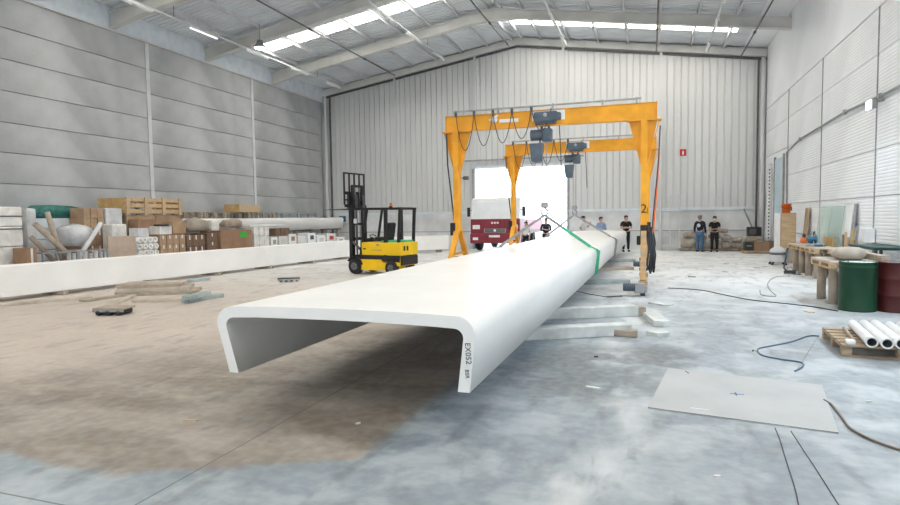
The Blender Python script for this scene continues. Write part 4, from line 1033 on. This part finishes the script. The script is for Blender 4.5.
MB().tube([(.17*math.cos(i*.2618), -.02-.12*math.sin(i*.2618), .26-.10*math.sin(i*.2618)) for i in range(13)], .008, 6).build('handle', 'dark_steel', bk, world=False)
MB().box((.165, 0, .14), (.01, .14, .12)).build('label', 'black', bk, world=False)
# red tool and pale green sheet behind the table
P_ = on_x(797.5, 238, 4.9); t = thing('red_tool', 'small red-brown power tool at the far end of the long table', 'tool', (4.62, 21.35, T1Z+.001))
MB().box((0, 0, .10), (.16, .26, .18), b=.05).build('tool_body', 'orange', t, world=False); MB().tube([(0, -.1, .18), (0, -.16, .28), (0, .04, .30), (0, .1, .2)], .02, 8).build('grip', 'black', t, world=False)
# industrial vacuum
P_ = on_z(780, 265.5); v = thing('vacuum_cleaner', 'grey industrial vacuum cleaner with hose in front of the tall box', 'vacuum', (P_.x-.02, P_.y+.28, 0))
MB().lathe([(0, .10), (.22, .10), (.24, .14), (.24, .46), (.26, .47), (.26, .50), (.22, .56), (.10, .64), (0, .65)], (0, 0, 0), 24).build('tank', 'clad', v, world=False)
MB().lathe([(.245, .36), (.265, .37), (.265, .42), (.245, .43)], (0, 0, 0), 24).build('tank_band', 'dark_steel', v, world=False)
MB().box((.28, 0, .32), (.22, .3, .48), b=.05).build('filter_unit', 'grey_steel', v, world=False)
for k in range(4): a_ = .8+k*1.57; MB().bar((.2*math.cos(a_), .2*math.sin(a_), .1), (.3*math.cos(a_), .3*math.sin(a_), .06), .05).cyl((.3*math.cos(a_), .3*math.sin(a_)-.02, .04), (.3*math.cos(a_), .3*math.sin(a_)+.02, .04), .04, 10).build('caster', 'black', v, world=False)
MB().tube([(.2, -.15, .4), (.25, -.4, .62), (.15, -.7, .6), (0, -1.2, .2), (-.15, -1.8, .05), (-.25, -2.6, .04)], .03, 8).build('hose', 'cable', v, world=False)
P_ = on_z(790.5, 275); t = thing('angle_grinder', 'small dark power tool lying on the floor by the long table', 'tool', (P_.x, P_.y+.1, 0))
MB().tube([(-.15, 0, .07), (0, 0, .08), (.16, 0, .08)], [.045, .05, .06], 10).build('motor_housing', 'black', t, world=False); MB().cyl((.19, 0, .03), (.19, 0, .10), .07, 12).build('gear_head', 'grey_steel', t, world=False); MB().cyl((.19, 0, .012), (.19, 0, .028), .11, 16).build('disc', 'dark_steel', t, world=False); MB().tube([(-.05, .02, .1), (-.04, .1, .2), (.06, .12, .22), (.1, .04, .12)], .016, 6).build('handle', 'grey_steel', t, world=False)
# glass sheets leaning on the right wall
def leaning(px0, px1, ytop, X0, X1, th, m, label, name, cat, frame=False):
    ya, yb = on_x(px1, 220, (X0+X1)/2).y, on_x(px0, 220, (X0+X1)/2).y; zt = on_x((px0+px1)/2, ytop, X1).z
    t = thing(name, label, cat, (X0, (ya+yb)/2, 0), group='sheets leaning on the right wall')
    MB().prism([(X0, 0), (X0+th, 0), (X1+th, zt), (X1, zt)], 'y', ya, yb).build('sheet', m, t)
    MB().bar((X1+th/2, ya, zt), (X1+th/2, yb, zt), th*1.3, .02).build('edge_strip', 'glass' if m == 'glass' else 'clad', t)
    return t
leaning(816, 828, 207, 4.98, 5.18, .012, 'glass', 'green-tinted glass sheet leaning on the right wall, farther one', 'glass_sheet', 'glass')
leaning(827.5, 840, 206.5, 4.94, 5.16, .012, 'glass', 'green-tinted glass sheet leaning on the right wall, nearer one', 'glass_sheet', 'glass')
leaning(840, 849, 204.5, 5.02, 5.20, .03, 'white_paint', 'white panel leaning right of the green glass', 'wall_sheet', 'panel')
leaning(849.3, 851.2, 204, 5.04, 5.22, .05, 'strap', 'narrow dark board leaning beside the white panel', 'wall_sheet', 'board')
leaning(803, 806, 208, 5.06, 5.2, .03, 'carton2', 'narrow tan board leaning on the wall left of the glass', 'wall_sheet', 'board')
# items behind the drums
tag(MB().blob((0, 0, 0), (.55, .95, .26), 12, .10).build('dust_sack', 'sack'), 'pale sagging sack on the short table behind the green drum', 'sack').location = (3.76, 13.75, T2Z+.12)
tag(MB().box((0, 0, .06), (.15, 1.3, .12), b=.01).build('wood_beam_offcut', 'oldwood'), 'grey timber offcut on the table behind the drums', 'timber').location = (4.19, 13.75, T2Z+.001) 
M['benchgreen'] = mat('bench_green', (.012, .05, .045), .6, .1)
t = thing('work_bench', 'dark green low workbench against the wall behind the drums', 'bench', (4.85, 15.6, 0))
MB().bb(4.55, 5.25, 14.9, 16.6, .98, 1.04, b=.008).build('bench_top', 'benchgreen', t)
for x in (4.6, 5.2):
    for y in (14.95, 16.55): MB().bar((x, y, 0), (x, y, .98), .06).build('leg', 'dark_steel', t)
P_ = on_x(864, 238, 5.15); t = thing('wall_box', 'white square box on the right wall above the green bench', 'box', (5.2, P_.y, 1.045)); MB().bb(5.05, 5.28, P_.y-.35, P_.y+.35, 1.045, 1.40, b=.01).build('box_body', 'white_paint', t); MB().bb(5.04, 5.052, P_.y-.28, P_.y+.28, 1.1, 1.34).build('front_panel', 'bandr', t)
t = thing('trestle_bundle', 'bundle of tan and dark sticks standing between table and bench', 'sticks', (4.75, 17.3, 0))
for k in range(6): a_ = k*1.05; MB().bar((4.75+.10*math.cos(a_), 17.3+.12*math.sin(a_), 0), (4.78+.14*math.cos(a_+.5), 17.3+.2*math.sin(a_+.4), 1.1+.07*k), .05).build('stick', ('ochre', 'tube_card', 'dark_steel', 'wood', 'ochre', 'strap')[k], t)
# perforated post on the right wall
t = thing('perforated_post', 'white perforated upright post on the right wall near the corner', 'post', (XR-.12, 30.6, 0))
MB().bb(XR-.2, XR-.06, 30.52, 30.68, 0, 4.1).build('post_body', 'white_paint', t)
for k in range(22): MB().box((XR-.13, 30.517, .35+.165*k), (.05, .008, .075)).build('slot', 'black', t)

# ---- along the back wall, right of the crane
# stone pile on pallets behind the two men
rn = random.Random(11)
for k, x in enumerate((1.9, 3.05, 4.2)):
    pallet('wooden_pallet', ('left', 'middle', 'right')[k]+' low pallet under the stone pieces at the back wall', 'pallet', (x, 31.85, 0), 1.1, .9, .13, 'oldwood', group='pallets under the stone pile')
words = ['lowest left', 'flat', 'tilted', 'squarish', 'long', 'small', 'broad', 'pale', 'upper', 'topmost']
spots = [(1.78, .13, .7, .5), (1.8, .62, .55, .35), (2.4, .13, .5, .35), (2.36, .48, .6, .3), (2.97, .13, .55, .45), (2.99, .58, .6, .3), (3.52, .13, .46, .36), (3.4, .88, .45, .22), (3.54, .5, .46, .3), (4.0, .13, .6, .3), (4.02, .43, .5, .24), (4.50, .13, .35, .5)]
wh = ['left end of the pile on the floor pallet', 'on top at the left end of the pile', 'behind the man in jeans, low', 'behind the man in jeans, upper', 'between the two men, low', 'between the two men, upper', 'right of the man in black, low', 'topmost of the pile', 'right of the man in black, upper', 'near the right end, low', 'near the right end, upper', 'at the right end by the black case']
for k, (x, z, wd, hh) in enumerate(spots):
    bm = MB().blob((0, 0, hh/2), (wd, .5, hh*1.12), 30+k, .10, rn.uniform(-.3, .3), 2)
    o = bm.build('stone_block', ('stone', 'sack', 'stone', 'sack')[k % 4]); o.location = (x, 31.85, z); tag(o, 'rough pale stone piece '+wh[k], 'stone', 'stone pieces at the back wall')
# cartons on a pallet right of the stones
Yc = 29.6; a, b, c_, d_ = [on_y(x, 241, Yc) for x in (745, 753.5, 753.8, 775)]
pallet('wooden_pallet', 'low pallet under the black case and brown carton near the right corner', 'pallet', ((a.x+d_.x)/2, Yc+.35, 0), d_.x-a.x+.1, .8, .13, 'wood')
zt = on_y(760, 241.5, Yc).z
t = thing('black_case', 'black case on the pallet left of the brown carton', 'case', ((a.x+b.x)/2, Yc+.3, .131)); MB().bb(a.x, b.x, Yc, Yc+.6, .131, zt-.02, b=.02).build('case_body', 'black', t); MB().box(((a.x+b.x)/2, Yc-.012, zt-.2), (.2, .025, .04)).build('handle', 'grey_steel', t)
t = thing('carton', 'wide brown carton on the pallet near the right corner', 'carton', ((c_.x+d_.x)/2, Yc+.3, .131)); MB().bb(c_.x+.01, c_.x+.75*(d_.x-c_.x), Yc, Yc+.6, .131, zt, b=.01).build('box_body', 'carton', t); MB().bb(c_.x+.76*(d_.x-c_.x), d_.x-.02, Yc+.02, Yc+.6, .131, zt+.02, b=.01).build('second_box', 'carton3', t)
P_ = on_y(756, 239, 31.0); t = thing('black_monitor', 'black boxy appliance behind the brown carton', 'appliance', (P_.x, 31.1, 0)); MB().bb(P_.x-.38, P_.x+.22, 30.9, 31.3, .75, 1.18, b=.02).build('case_body', 'black', t); MB().bb(P_.x-.30, P_.x+.0, 30.885, 30.905, .82, 1.10).build('screen', 'dark_steel', t); MB().bb(P_.x-.36, P_.x+.2, 30.9, 31.3, 0, .745).build('stand', 'oldwood', t)
# mesh cage frame against the back wall
a, b = on_y(661, 195, 31.9).x, on_y(679.5, 195, 31.9).x; zt = on_y(670, 195.5, 31.9).z
cg = thing('mesh_cage', 'grey tubular mesh cage frame against the back wall right of the cranes', 'cage', ((a+b)/2, 31.9, 0))
for x in (a, (a+b)/2, b): MB().cyl((x, 31.9, 0), (x, 31.9, zt), .028, 8).build('upright', 'clad', cg)
for z in (.25, 1.05, 2.0, zt): MB().cyl((a, 31.9, z), (b, 31.9, z), .022, 8).build('rail', 'clad', cg)
MB().cyl((a, 31.9, 1.05), (b, 31.9, .3), .018, 8).build('brace', 'clad', cg)
mb = MB()
for k in range(1, 12):
    mb.bar((a+(b-a)*k/12, 31.9, .25), (a+(b-a)*k/12, 31.9, 1.05), .006); mb.bar((a, 31.9, .25+.8*k/12), (b, 31.9, .25+.8*k/12), .006)
o = mb.build('wire_mesh', 'grey_steel', cg); o['kind'] = 'stuff'
for x in (a, b): MB().cyl((x, 31.9, zt*.98), (x, YB-.05, zt*.98), .02, 6).build('wall_tie', 'clad', cg)
# fire sign, wall brackets
P_ = on_y(683, 152.5, YB-.02); t = thing('fire_sign', 'small square red fire extinguisher sign high on the back wall', 'sign', P_)
MB().box(P_, (.30, .02, .34)).build('sign_plate', 'red_sign', t); MB().box(P_+Vector((0, -.012, -.03)), (.07, .006, .16)).box(P_+Vector((0, -.012, .075)), (.03, .006, .05)).bar(P_+Vector((.02, -.012, .06)), P_+Vector((.08, -.012, .0)), .02, .006).build('pictogram', 'white_paint', t)
P_ = on_y(726, 203, YB-.1); t = thing('wall_bracket', 'grey wire bracket shelf on the back wall ledge', 'bracket', P_)
for dx in (-.45, .45): MB().bar((P_.x+dx, YB-.08, P_.z-.1), (P_.x+dx, YB-.08, P_.z+.36), .035).build('upright', 'clad', t)
MB().bar((P_.x-.45, YB-.08, P_.z+.3), (P_.x+.45, YB-.08, P_.z+.22), .035).build('rail', 'clad', t)
tag(MB().bar(on_y(744, 209, YB-.40), on_y(756, 236, YB-.40), .10, .06).build('leaning_post', 'strap'), 'dark diagonal bar leaning on the back wall near the corner', 'bar')

# ================================================================== FLOOR ITEMS
cs = [on_z(x, y) for x, y in ((648, 408.5), (838.5, 434), (822, 386), (668, 369))]
cc = sum(cs, Vector())/4
sh = thing('fibreboard_sheet', 'large square grey board lying on the floor with a blue cross', 'board', (cc.x, cc.y, 0))
mb = MB(); vs = [(p.x, p.y, z) for z in (.002, .014) for p in cs]; mb.add(vs, [(3, 2, 1, 0), (4, 5, 6, 7), (0, 1, 5, 4), (1, 2, 6, 5), (2, 3, 7, 6), (3, 0, 4, 7)]).build('board_body', 'sheet', sh)
P_ = on_z(737, 394, .015); M['blue_ink'] = mat('blue_ink', (.03, .12, .35), .7, .05)
MB().box((P_.x, P_.y, .0148), (.13, .014, .0012)).box((P_.x-.01, P_.y, .0148), (.016, .10, .0012)).build('blue_cross', 'blue_ink', sh)
P_ = on_z(687, 372, .015); MB().box((P_.x, P_.y, .0148), (.012, .10, .0012), Matrix.Rotation(R(20), 3, 'Z')).build('pencil_tick', 'ink', sh)
P_ = on_z(700, 409, .015); MB().box((P_.x, P_.y, .0155), (.16, .012, .003), Matrix.Rotation(R(-8), 3, 'Z')).build('white_scratch', 'white_paint', sh)
def smooth(pts, n=6):
    out = []
    for i in range(len(pts)-1):
        p0 = pts[max(i-1, 0)]; p1, p2 = pts[i], pts[i+1]; p3 = pts[min(i+2, len(pts)-1)]
        for k in range(n):
            t_ = k/n; out.append(.5*((2*p1)+(p2-p0)*t_+(2*p0-5*p1+4*p2-p3)*t_*t_+(3*p1-p0-3*p2+p3)*t_**3))
    out.append(pts[-1]); return out
def cable(pix, r_, m, label, name='floor_cable'):
    pts = smooth([on_z(x, y, r_+.001) for x, y in pix]); o = MB().tube(pts, r_, 6).build(name, m); return tag(o, label, 'cable', 'cables on the floor')
cable([(819, 336), (808, 336), (790, 342), (770, 346), (758, 349), (762, 355), (780, 359), (800, 362), (803, 366), (795, 371)], .010, 'blue_cable', 'thin blue hose curving from the pallet of pipes to the grey board')
cable([(824, 400), (832, 405), (840, 415), (850, 428), (868, 438), (886, 445), (905, 451)], .010, 'hose', 'brown hose leading from the grey board to the right edge')
cable([(775, 428), (780, 440), (787, 463), (795, 488), (800, 512)], .0035, 'cable', 'left one of two dark strings running from the board towards the camera', 'floor_string')
cable([(791, 431), (802, 448), (816, 469), (830, 491), (845, 515)], .003, 'cable', 'right one of two dark strings running from the board towards the camera', 'floor_string')
cable([(668, 288), (700, 290), (730, 296), (752, 300), (790, 304), (815, 307), (838, 311)], .010, 'cable', 'long dark cable crossing the pale floor to the green drum')
cable([(790, 276), (775, 277), (768, 283), (770, 290), (776, 296), (762, 295), (760, 290)], .010, 'strap', 'grey cable loop on the floor by the small power tool')
cable([(817, 338), (812, 346), (805, 357), (800, 365), (796, 371)], .004, 'strap', 'thin grey string from the pallet corner to the grey board', 'floor_string')
# wood chips and paper scraps
def scrap(px, py, sx, sy, rot, m, label, name='floor_scrap'):
    P_ = on_z(px, py); o = MB().prism([(-sx/2, -sy/2), (sx*.4, -sy*.6), (sx/2, sy*.2), (sx*.1, sy/2), (-sx*.45, sy*.35)], 'z', 0, .012).build(name, m); o.location = (P_.x, P_.y, .001); o.rotation_euler = (0, 0, rot); return tag(o, label, 'scrap', 'scraps on the floor')
scrap(191, 421, .14, .025, .2, 'wood', 'pale wood splinter on the brown floor in front of the channel')
scrap(358, 424, .05, .02, .8, 'white_paint', 'tiny white scrap on the floor under the channel')
scrap(596, 357, .05, .04, .4, 'black', 'tiny black lump on the floor right of the channel')
scrap(593, 388, .16, .04, -.3, 'tape', 'crumpled white scrap in the dark damp stain')
scrap(717, 477, .05, .02, .3, 'tape', 'tiny white scrap on the floor below the grey board')
scrap(869, 402, .06, .02, .3, 'tape', 'tiny white scrap on the floor right of the grey board')
scrap(753, 351, .06, .02, 1.3, 'black', 'tiny black scrap beside the blue hose bend')
for k, (x, y) in enumerate([(692, 277), (726, 264), (725, 272), (757, 268), (765, 267), (810, 312)]):
    scrap(x, y, .22, .12, k, ('black', 'strap', 'strap', 'oldwood', 'oldwood', 'wood')[k], ['dark rag scrap on the white floor left of the vacuum', 'small grey scrap on the floor before the men', 'small grey scrap nearer than the one before the men', 'brown rubble scrap left of the vacuum', 'brown rubble scrap next to the vacuum wheels', 'pale wood scrap by the short table leg'][k])

# ================================================================== PEOPLE
def skin_obj(name, joints, bones, m, parent, sub=2, root=None):
    names = list(joints); idx = {n: i for i, n in enumerate(names)}
    me = bpy.data.meshes.new(name); me.from_pydata([joints[n][0] for n in names], [(idx[a], idx[b]) for a, b in bones], [])
    o = bpy.data.objects.new(name, me); COL.objects.link(o); o.parent = parent
    md = o.modifiers.new('skin', 'SKIN'); md.use_smooth_shade = True
    sk = me.skin_vertices[0].data
    for n in names:
        r_ = joints[n][1]; r_ = r_ if isinstance(r_, tuple) else (r_, r_); sk[idx[n]].radius = r_; sk[idx[n]].use_root = (n == (root or names[0]))
    s2 = o.modifiers.new('sub', 'SUBSURF'); s2.levels = 1; s2.render_levels = sub
    me.materials.append(M[m]); return o
def person(label, loc, rz, arms, shirt, trousers, hair, headturn=0, mask=False, sleeves='short', stature=1.0, logo=False):
    t = thing('person', label, 'person', (loc[0], loc[1], 0), rz, 'people in the hall'); t.scale = (stature,)*3
    J = {'pelvis': ((0, 0, .95), (.15, .105)), 'waist': ((0, 0, 1.10), (.145, .10)), 'chest': ((0, -.01, 1.30), (.165, .115)), 'neckbase': ((0, .01, 1.45), (.10, .08)), 'neck': ((0, 0, 1.52), .055), 'head0': ((0, -.015, 1.60), (.072, .085)), 'head1': ((0, -.015, 1.68), (.075, .095)), 'crown': ((0, -.0, 1.735), (.05, .06)),}
    bones = [('pelvis', 'waist'), ('waist', 'chest'), ('chest', 'neckbase'), ('neckbase', 'neck'), ('neck', 'head0'), ('head0', 'head1'), ('head1', 'crown')]
    for s, sg in (('l', 1), ('r', -1)):
        st = .03*sg
        J['hip'+s] = ((.095*sg, 0, .90), (.09, .10)); J['knee'+s] = ((.11*sg, -.02+st*.4, .50), .06); J['calf'+s] = ((.112*sg, .01, .34), .055); J['ank'+s] = ((.115*sg, .02, .09), .04); J['toe'+s] = ((.14*sg, -.15, .035), (.04, .03))
        bones += [('pelvis', 'hip'+s), ('hip'+s, 'knee'+s), ('knee'+s, 'calf'+s), ('calf'+s, 'ank'+s), ('ank'+s, 'toe'+s)]
        el, wr = arms[s]; sh_ = (.195*sg, .01, 1.41); e = Vector(el); w_ = Vector(wr); d = (w_-e).normalized()
        J['sh'+s] = (sh_, .062); J['el'+s] = (el, .045); J['wr'+s] = (wr, .028); pm_ = w_+d*.08; J['palm'+s] = (tuple(pm_), (.036, .022))
        bones += [('neckbase', 'sh'+s), ('sh'+s, 'el'+s), ('el'+s, 'wr'+s), ('wr'+s, 'palm'+s)]
        side = d.cross(Vector((0, 0, 1)))
        if side.length < .1: side = Vector((0, 1, 0))
        side.normalize(); curl = Vector((0, 0, -1)).cross(side).cross(side)
        for k in range(4):
            f1 = pm_+d*.05+side*(.012*(k-1.5)*1.6); f2 = f1+d*(.035, .042, .04, .03)[k]+Vector((0, -.008, -.012))
            J[f'f{k}a'+s] = (tuple(f1), .009); J[f'f{k}b'+s] = (tuple(f2), .008); bones += [('palm'+s, f'f{k}a'+s), (f'f{k}a'+s, f'f{k}b'+s)]
        th = w_+d*.045+side*.045*sg; J['tha'+s] = (tuple(th), .010); J['thb'+s] = (tuple(th+d*.04+side*.008*sg), .009); bones += [('wr'+s, 'tha'+s), ('tha'+s, 'thb'+s)]
    skin_obj('body', J, bones, 'skin', t)
    def grow(keys, add): return {k: (J[k][0], tuple(x+add for x in J[k][1]) if isinstance(J[k][1], tuple) else J[k][1]+add) for k in keys}
    K = ['pelvis', 'waist', 'chest', 'neckbase', 'shl', 'shr', 'ell', 'elr']; G = grow(K, .016)
    G['neckbase'] = (J['neckbase'][0], (.10, .085))
    bs = [('pelvis', 'waist'), ('waist', 'chest'), ('chest', 'neckbase'), ('neckbase', 'shl'), ('neckbase', 'shr'), ('shl', 'ell'), ('shr', 'elr')]
    if sleeves == 'short':
        for s in 'lr':
            a_, b_ = Vector(J['sh'+s][0]), Vector(J['el'+s][0]); G['el'+s] = (tuple(a_+(b_-a_)*.72), .068)
    else:
        for s in 'lr': G['wr'+s] = (J['wr'+s][0], .040); bs.append(('el'+s, 'wr'+s))
    skin_obj('shirt', G, bs, shirt, t)
    G = grow(['pelvis', 'hipl', 'hipr', 'kneel', 'kneer', 'calfl', 'calfr', 'ankl', 'ankr'], .020)
    skin_obj('trousers', G, [('pelvis', 'hipl'), ('pelvis', 'hipr'), ('hipl', 'kneel'), ('hipr', 'kneer'), ('kneel', 'calfl'), ('kneer', 'calfr'), ('calfl', 'ankl'), ('calfr', 'ankr')], trousers, t)
    for s, sg in (('l', 1), ('r', -1)): MB().box((.13*sg, -.055, .045), (.10, .27, .09), b=.035).build('shoe', 'black', t, world=False)
    mb = MB().blob((0, .02, 1.705), (.185, .215, .155), 3, .03); mb.blob((0, .055, 1.64), (.17, .13, .16), 4, .03); mb.build('hair', hair, t, world=False)
    MB().blob((0, -.108, 1.64), (.03, .045, .05), 1, .02, sub=1).build('nose', 'skin', t, world=False)
    for sg in (-1, 1):
        MB().blob((.032*sg, -.098, 1.668), (.024, .012, .012), 1, 0, sub=1).build('eye', 'ink', t, world=False); MB().blob((.083*sg, .0, 1.65), (.02, .04, .06), 1, .02, sub=1).build('ear', 'skin', t, world=False)
    MB().box((0, -.103, 1.60), (.045, .008, .008)).build('mouth', 'red_truck', t, world=False)
    if mask: MB().blob((0, -.085, 1.60), (.13, .07, .085), 1, .02, sub=2).build('face_mask', 'whitecloth', t, world=False)
    if logo: MB().lathe([(0, .142), (.09, .142), (.09, .136), (0, .136)], (0, 0, 1.28), 16, 'y').build('back_print', 'whitecloth', t, world=False)
    return t
hang = {'l': ((.26, .03, 1.14), (.27, -.05, .90)), 'r': ((-.26, .03, 1.14), (-.27, -.05, .90))}
crossed = {'l': ((.25, -.06, 1.15), (-.02, -.20, 1.20)), 'r': ((-.25, -.06, 1.15), (.02, -.21, 1.17))}
front = {'l': ((.24, -.04, 1.14), (.08, -.26, 1.14)), 'r': ((-.24, -.04, 1.14), (-.08, -.26, 1.12))}
raised = {'l': ((.24, -.10, 1.20), (.14, -.26, 1.38)), 'r': ((-.25, .02, 1.14), (-.20, -.16, .98))}
ppl = [(700, 30.9, R(150), hang, 'navy', 'jeans', 'grey_hair', 'person in a navy top and blue jeans turned away at the back wall', False, 'long', 1.0, True),
       (714.5, 30.9, R(-8), front, 'blackcloth', 'blackcloth', 'hair', 'person all in black with a white face mask beside the one in jeans', True, 'short', .97, False),
       (626, 30.6, R(10), crossed, 'blackcloth', 'navy', 'hair', 'person in a black T-shirt with folded arms behind the channel end', False, 'short', 1.02, False),
       (601, 30.6, R(35), front, 'bluecloth', 'navy', 'hair', 'person in a light blue shirt behind the channel', False, 'long', .99, False),
       (583.5, 30.6, R(60), raised, 'whitecloth', 'navy', 'hair', 'person in a white shirt behind the channel', False, 'short', 1.02, False),
       (546, 29.0, R(5), crossed, 'navy', 'navy', 'hair', 'person in dark blue standing before the bright doorway', False, 'long', .98, False),
       (526, 29.6, R(-20), hang, 'whitecloth', 'navy', 'hair', 'person in a white shirt standing beside the red truck', False, 'short', .88, False)]
for (px_, Y_, rz_, pose, shi, tro, hr, lab, mk, slv, stt, lg) in ppl:
    P_ = on_y(px_, 235, Y_); person(lab, (P_.x, Y_), rz_, pose, shi, tro, hr, mask=mk, sleeves=slv, stature=stt, logo=lg)

# ================================================================== TRUCK IN THE DOORWAY
TY = 30.4; xa, xb = on_y(470.5, 235, TY).x, on_y(520, 235, TY).x; xc = (xa+xb)/2; hw = (xb-xa)/2
M['screen'] = mat('windscreen_glare', (.80, .84, .88), .06, .02, spec=.8)  # doorway glare painted into the pale windscreen colour
tr = thing('red_truck', 'red-fronted truck standing in the bright doorway, its cab painted white for the glare', 'truck', (xc, TY, 0))
B = lambda mb, nm, m, par=tr: mb.build(nm, m, par, world=False)
B(MB().bb(-hw, hw, .02, 1.7, .80, 1.72, b=.05), 'cab_front', 'red_truck')
B(MB().bb(-hw, hw, -.12, .35, .42, .95, b=.06), 'bumper', 'red_truck')
B(MB().prism([(.04, 1.72), (.22, 2.75), (.4, 2.85), (1.7, 2.85), (1.7, 1.72)], 'x', -hw+.04, hw-.04), 'cab', 'white_paint')  # white of the cab stands for the glare around the doorway
B(MB().add([(-hw+.14, .045, 1.80), (hw-.14, .045, 1.80), (hw-.2, .185, 2.6), (-hw+.2, .185, 2.6)], [(0, 1, 2, 3)]), 'windscreen', 'screen')
B(MB().bb(-.55, .55, -.01, .03, 1.0, 1.18), 'grille', 'dark_steel'); B(MB().bb(-.6, .6, -.005, .025, .98, 1.2), 'grille_frame', 'grey_steel')
for k in range(3): B(MB().bb(-.53, .53, -.02, -.008, 1.02+.055*k, 1.035+.055*k), 'grille_bar', 'grey_steel')
B(MB().lathe([(0, -.025), (.07, -.025), (.07, -.01), (0, -.01)], (0, 0, 1.1), 16, 'y'), 'emblem', 'white_paint')
for sx in (-1, 1):
    hl = B(MB().bb(sx*(hw-.52), sx*(hw-.12), -.01, .05, 1.18, 1.40, b=.02), 'headlamp', 'white_paint'); B(MB().bb(sx*(hw-.46), sx*(hw-.16), -.135, -.11, .60, .74, b=.01), 'fog_lamp', 'white_paint')
    B(MB().box((sx*(hw+.16), .25, 2.1), (.16, .12, .5), b=.04), 'mirror', 'black'); B(MB().bar((sx*(hw-.05), .3, 2.2), (sx*(hw+.12), .25, 2.2), .03), 'mirror_arm', 'black')
    for y in (1.1, 4.4): B(MB().lathe([(.18, -.14), (.42, -.14), (.46, -.1), (.46, .1), (.42, .14), (.18, .14)], (sx*(hw-.2), y, .46), 24, 'x').cyl((sx*(hw-.2)-.1, y, .46), (sx*(hw-.2)+.1, y, .46), .2, 14), 'wheel', 'rubber')
B(MB().bb(-hw+.1, hw-.1, 1.8, 7.0, .85, 1.05), 'chassis', 'dark_steel'); B(MB().bb(-hw, hw, 1.9, 7.0, 1.05, 1.65, b=.02), 'load_bed', 'red_truck')
B(MB().bb(-.3, .3, -.128, -.116, .74, .86), 'number_plate', 'white_paint')
for i, chx in enumerate((-.15, 0, .15)): B(MB().bb(chx-.05, chx+.05, -.004, .018, 1.46, 1.56), 'front_letter', 'tape')
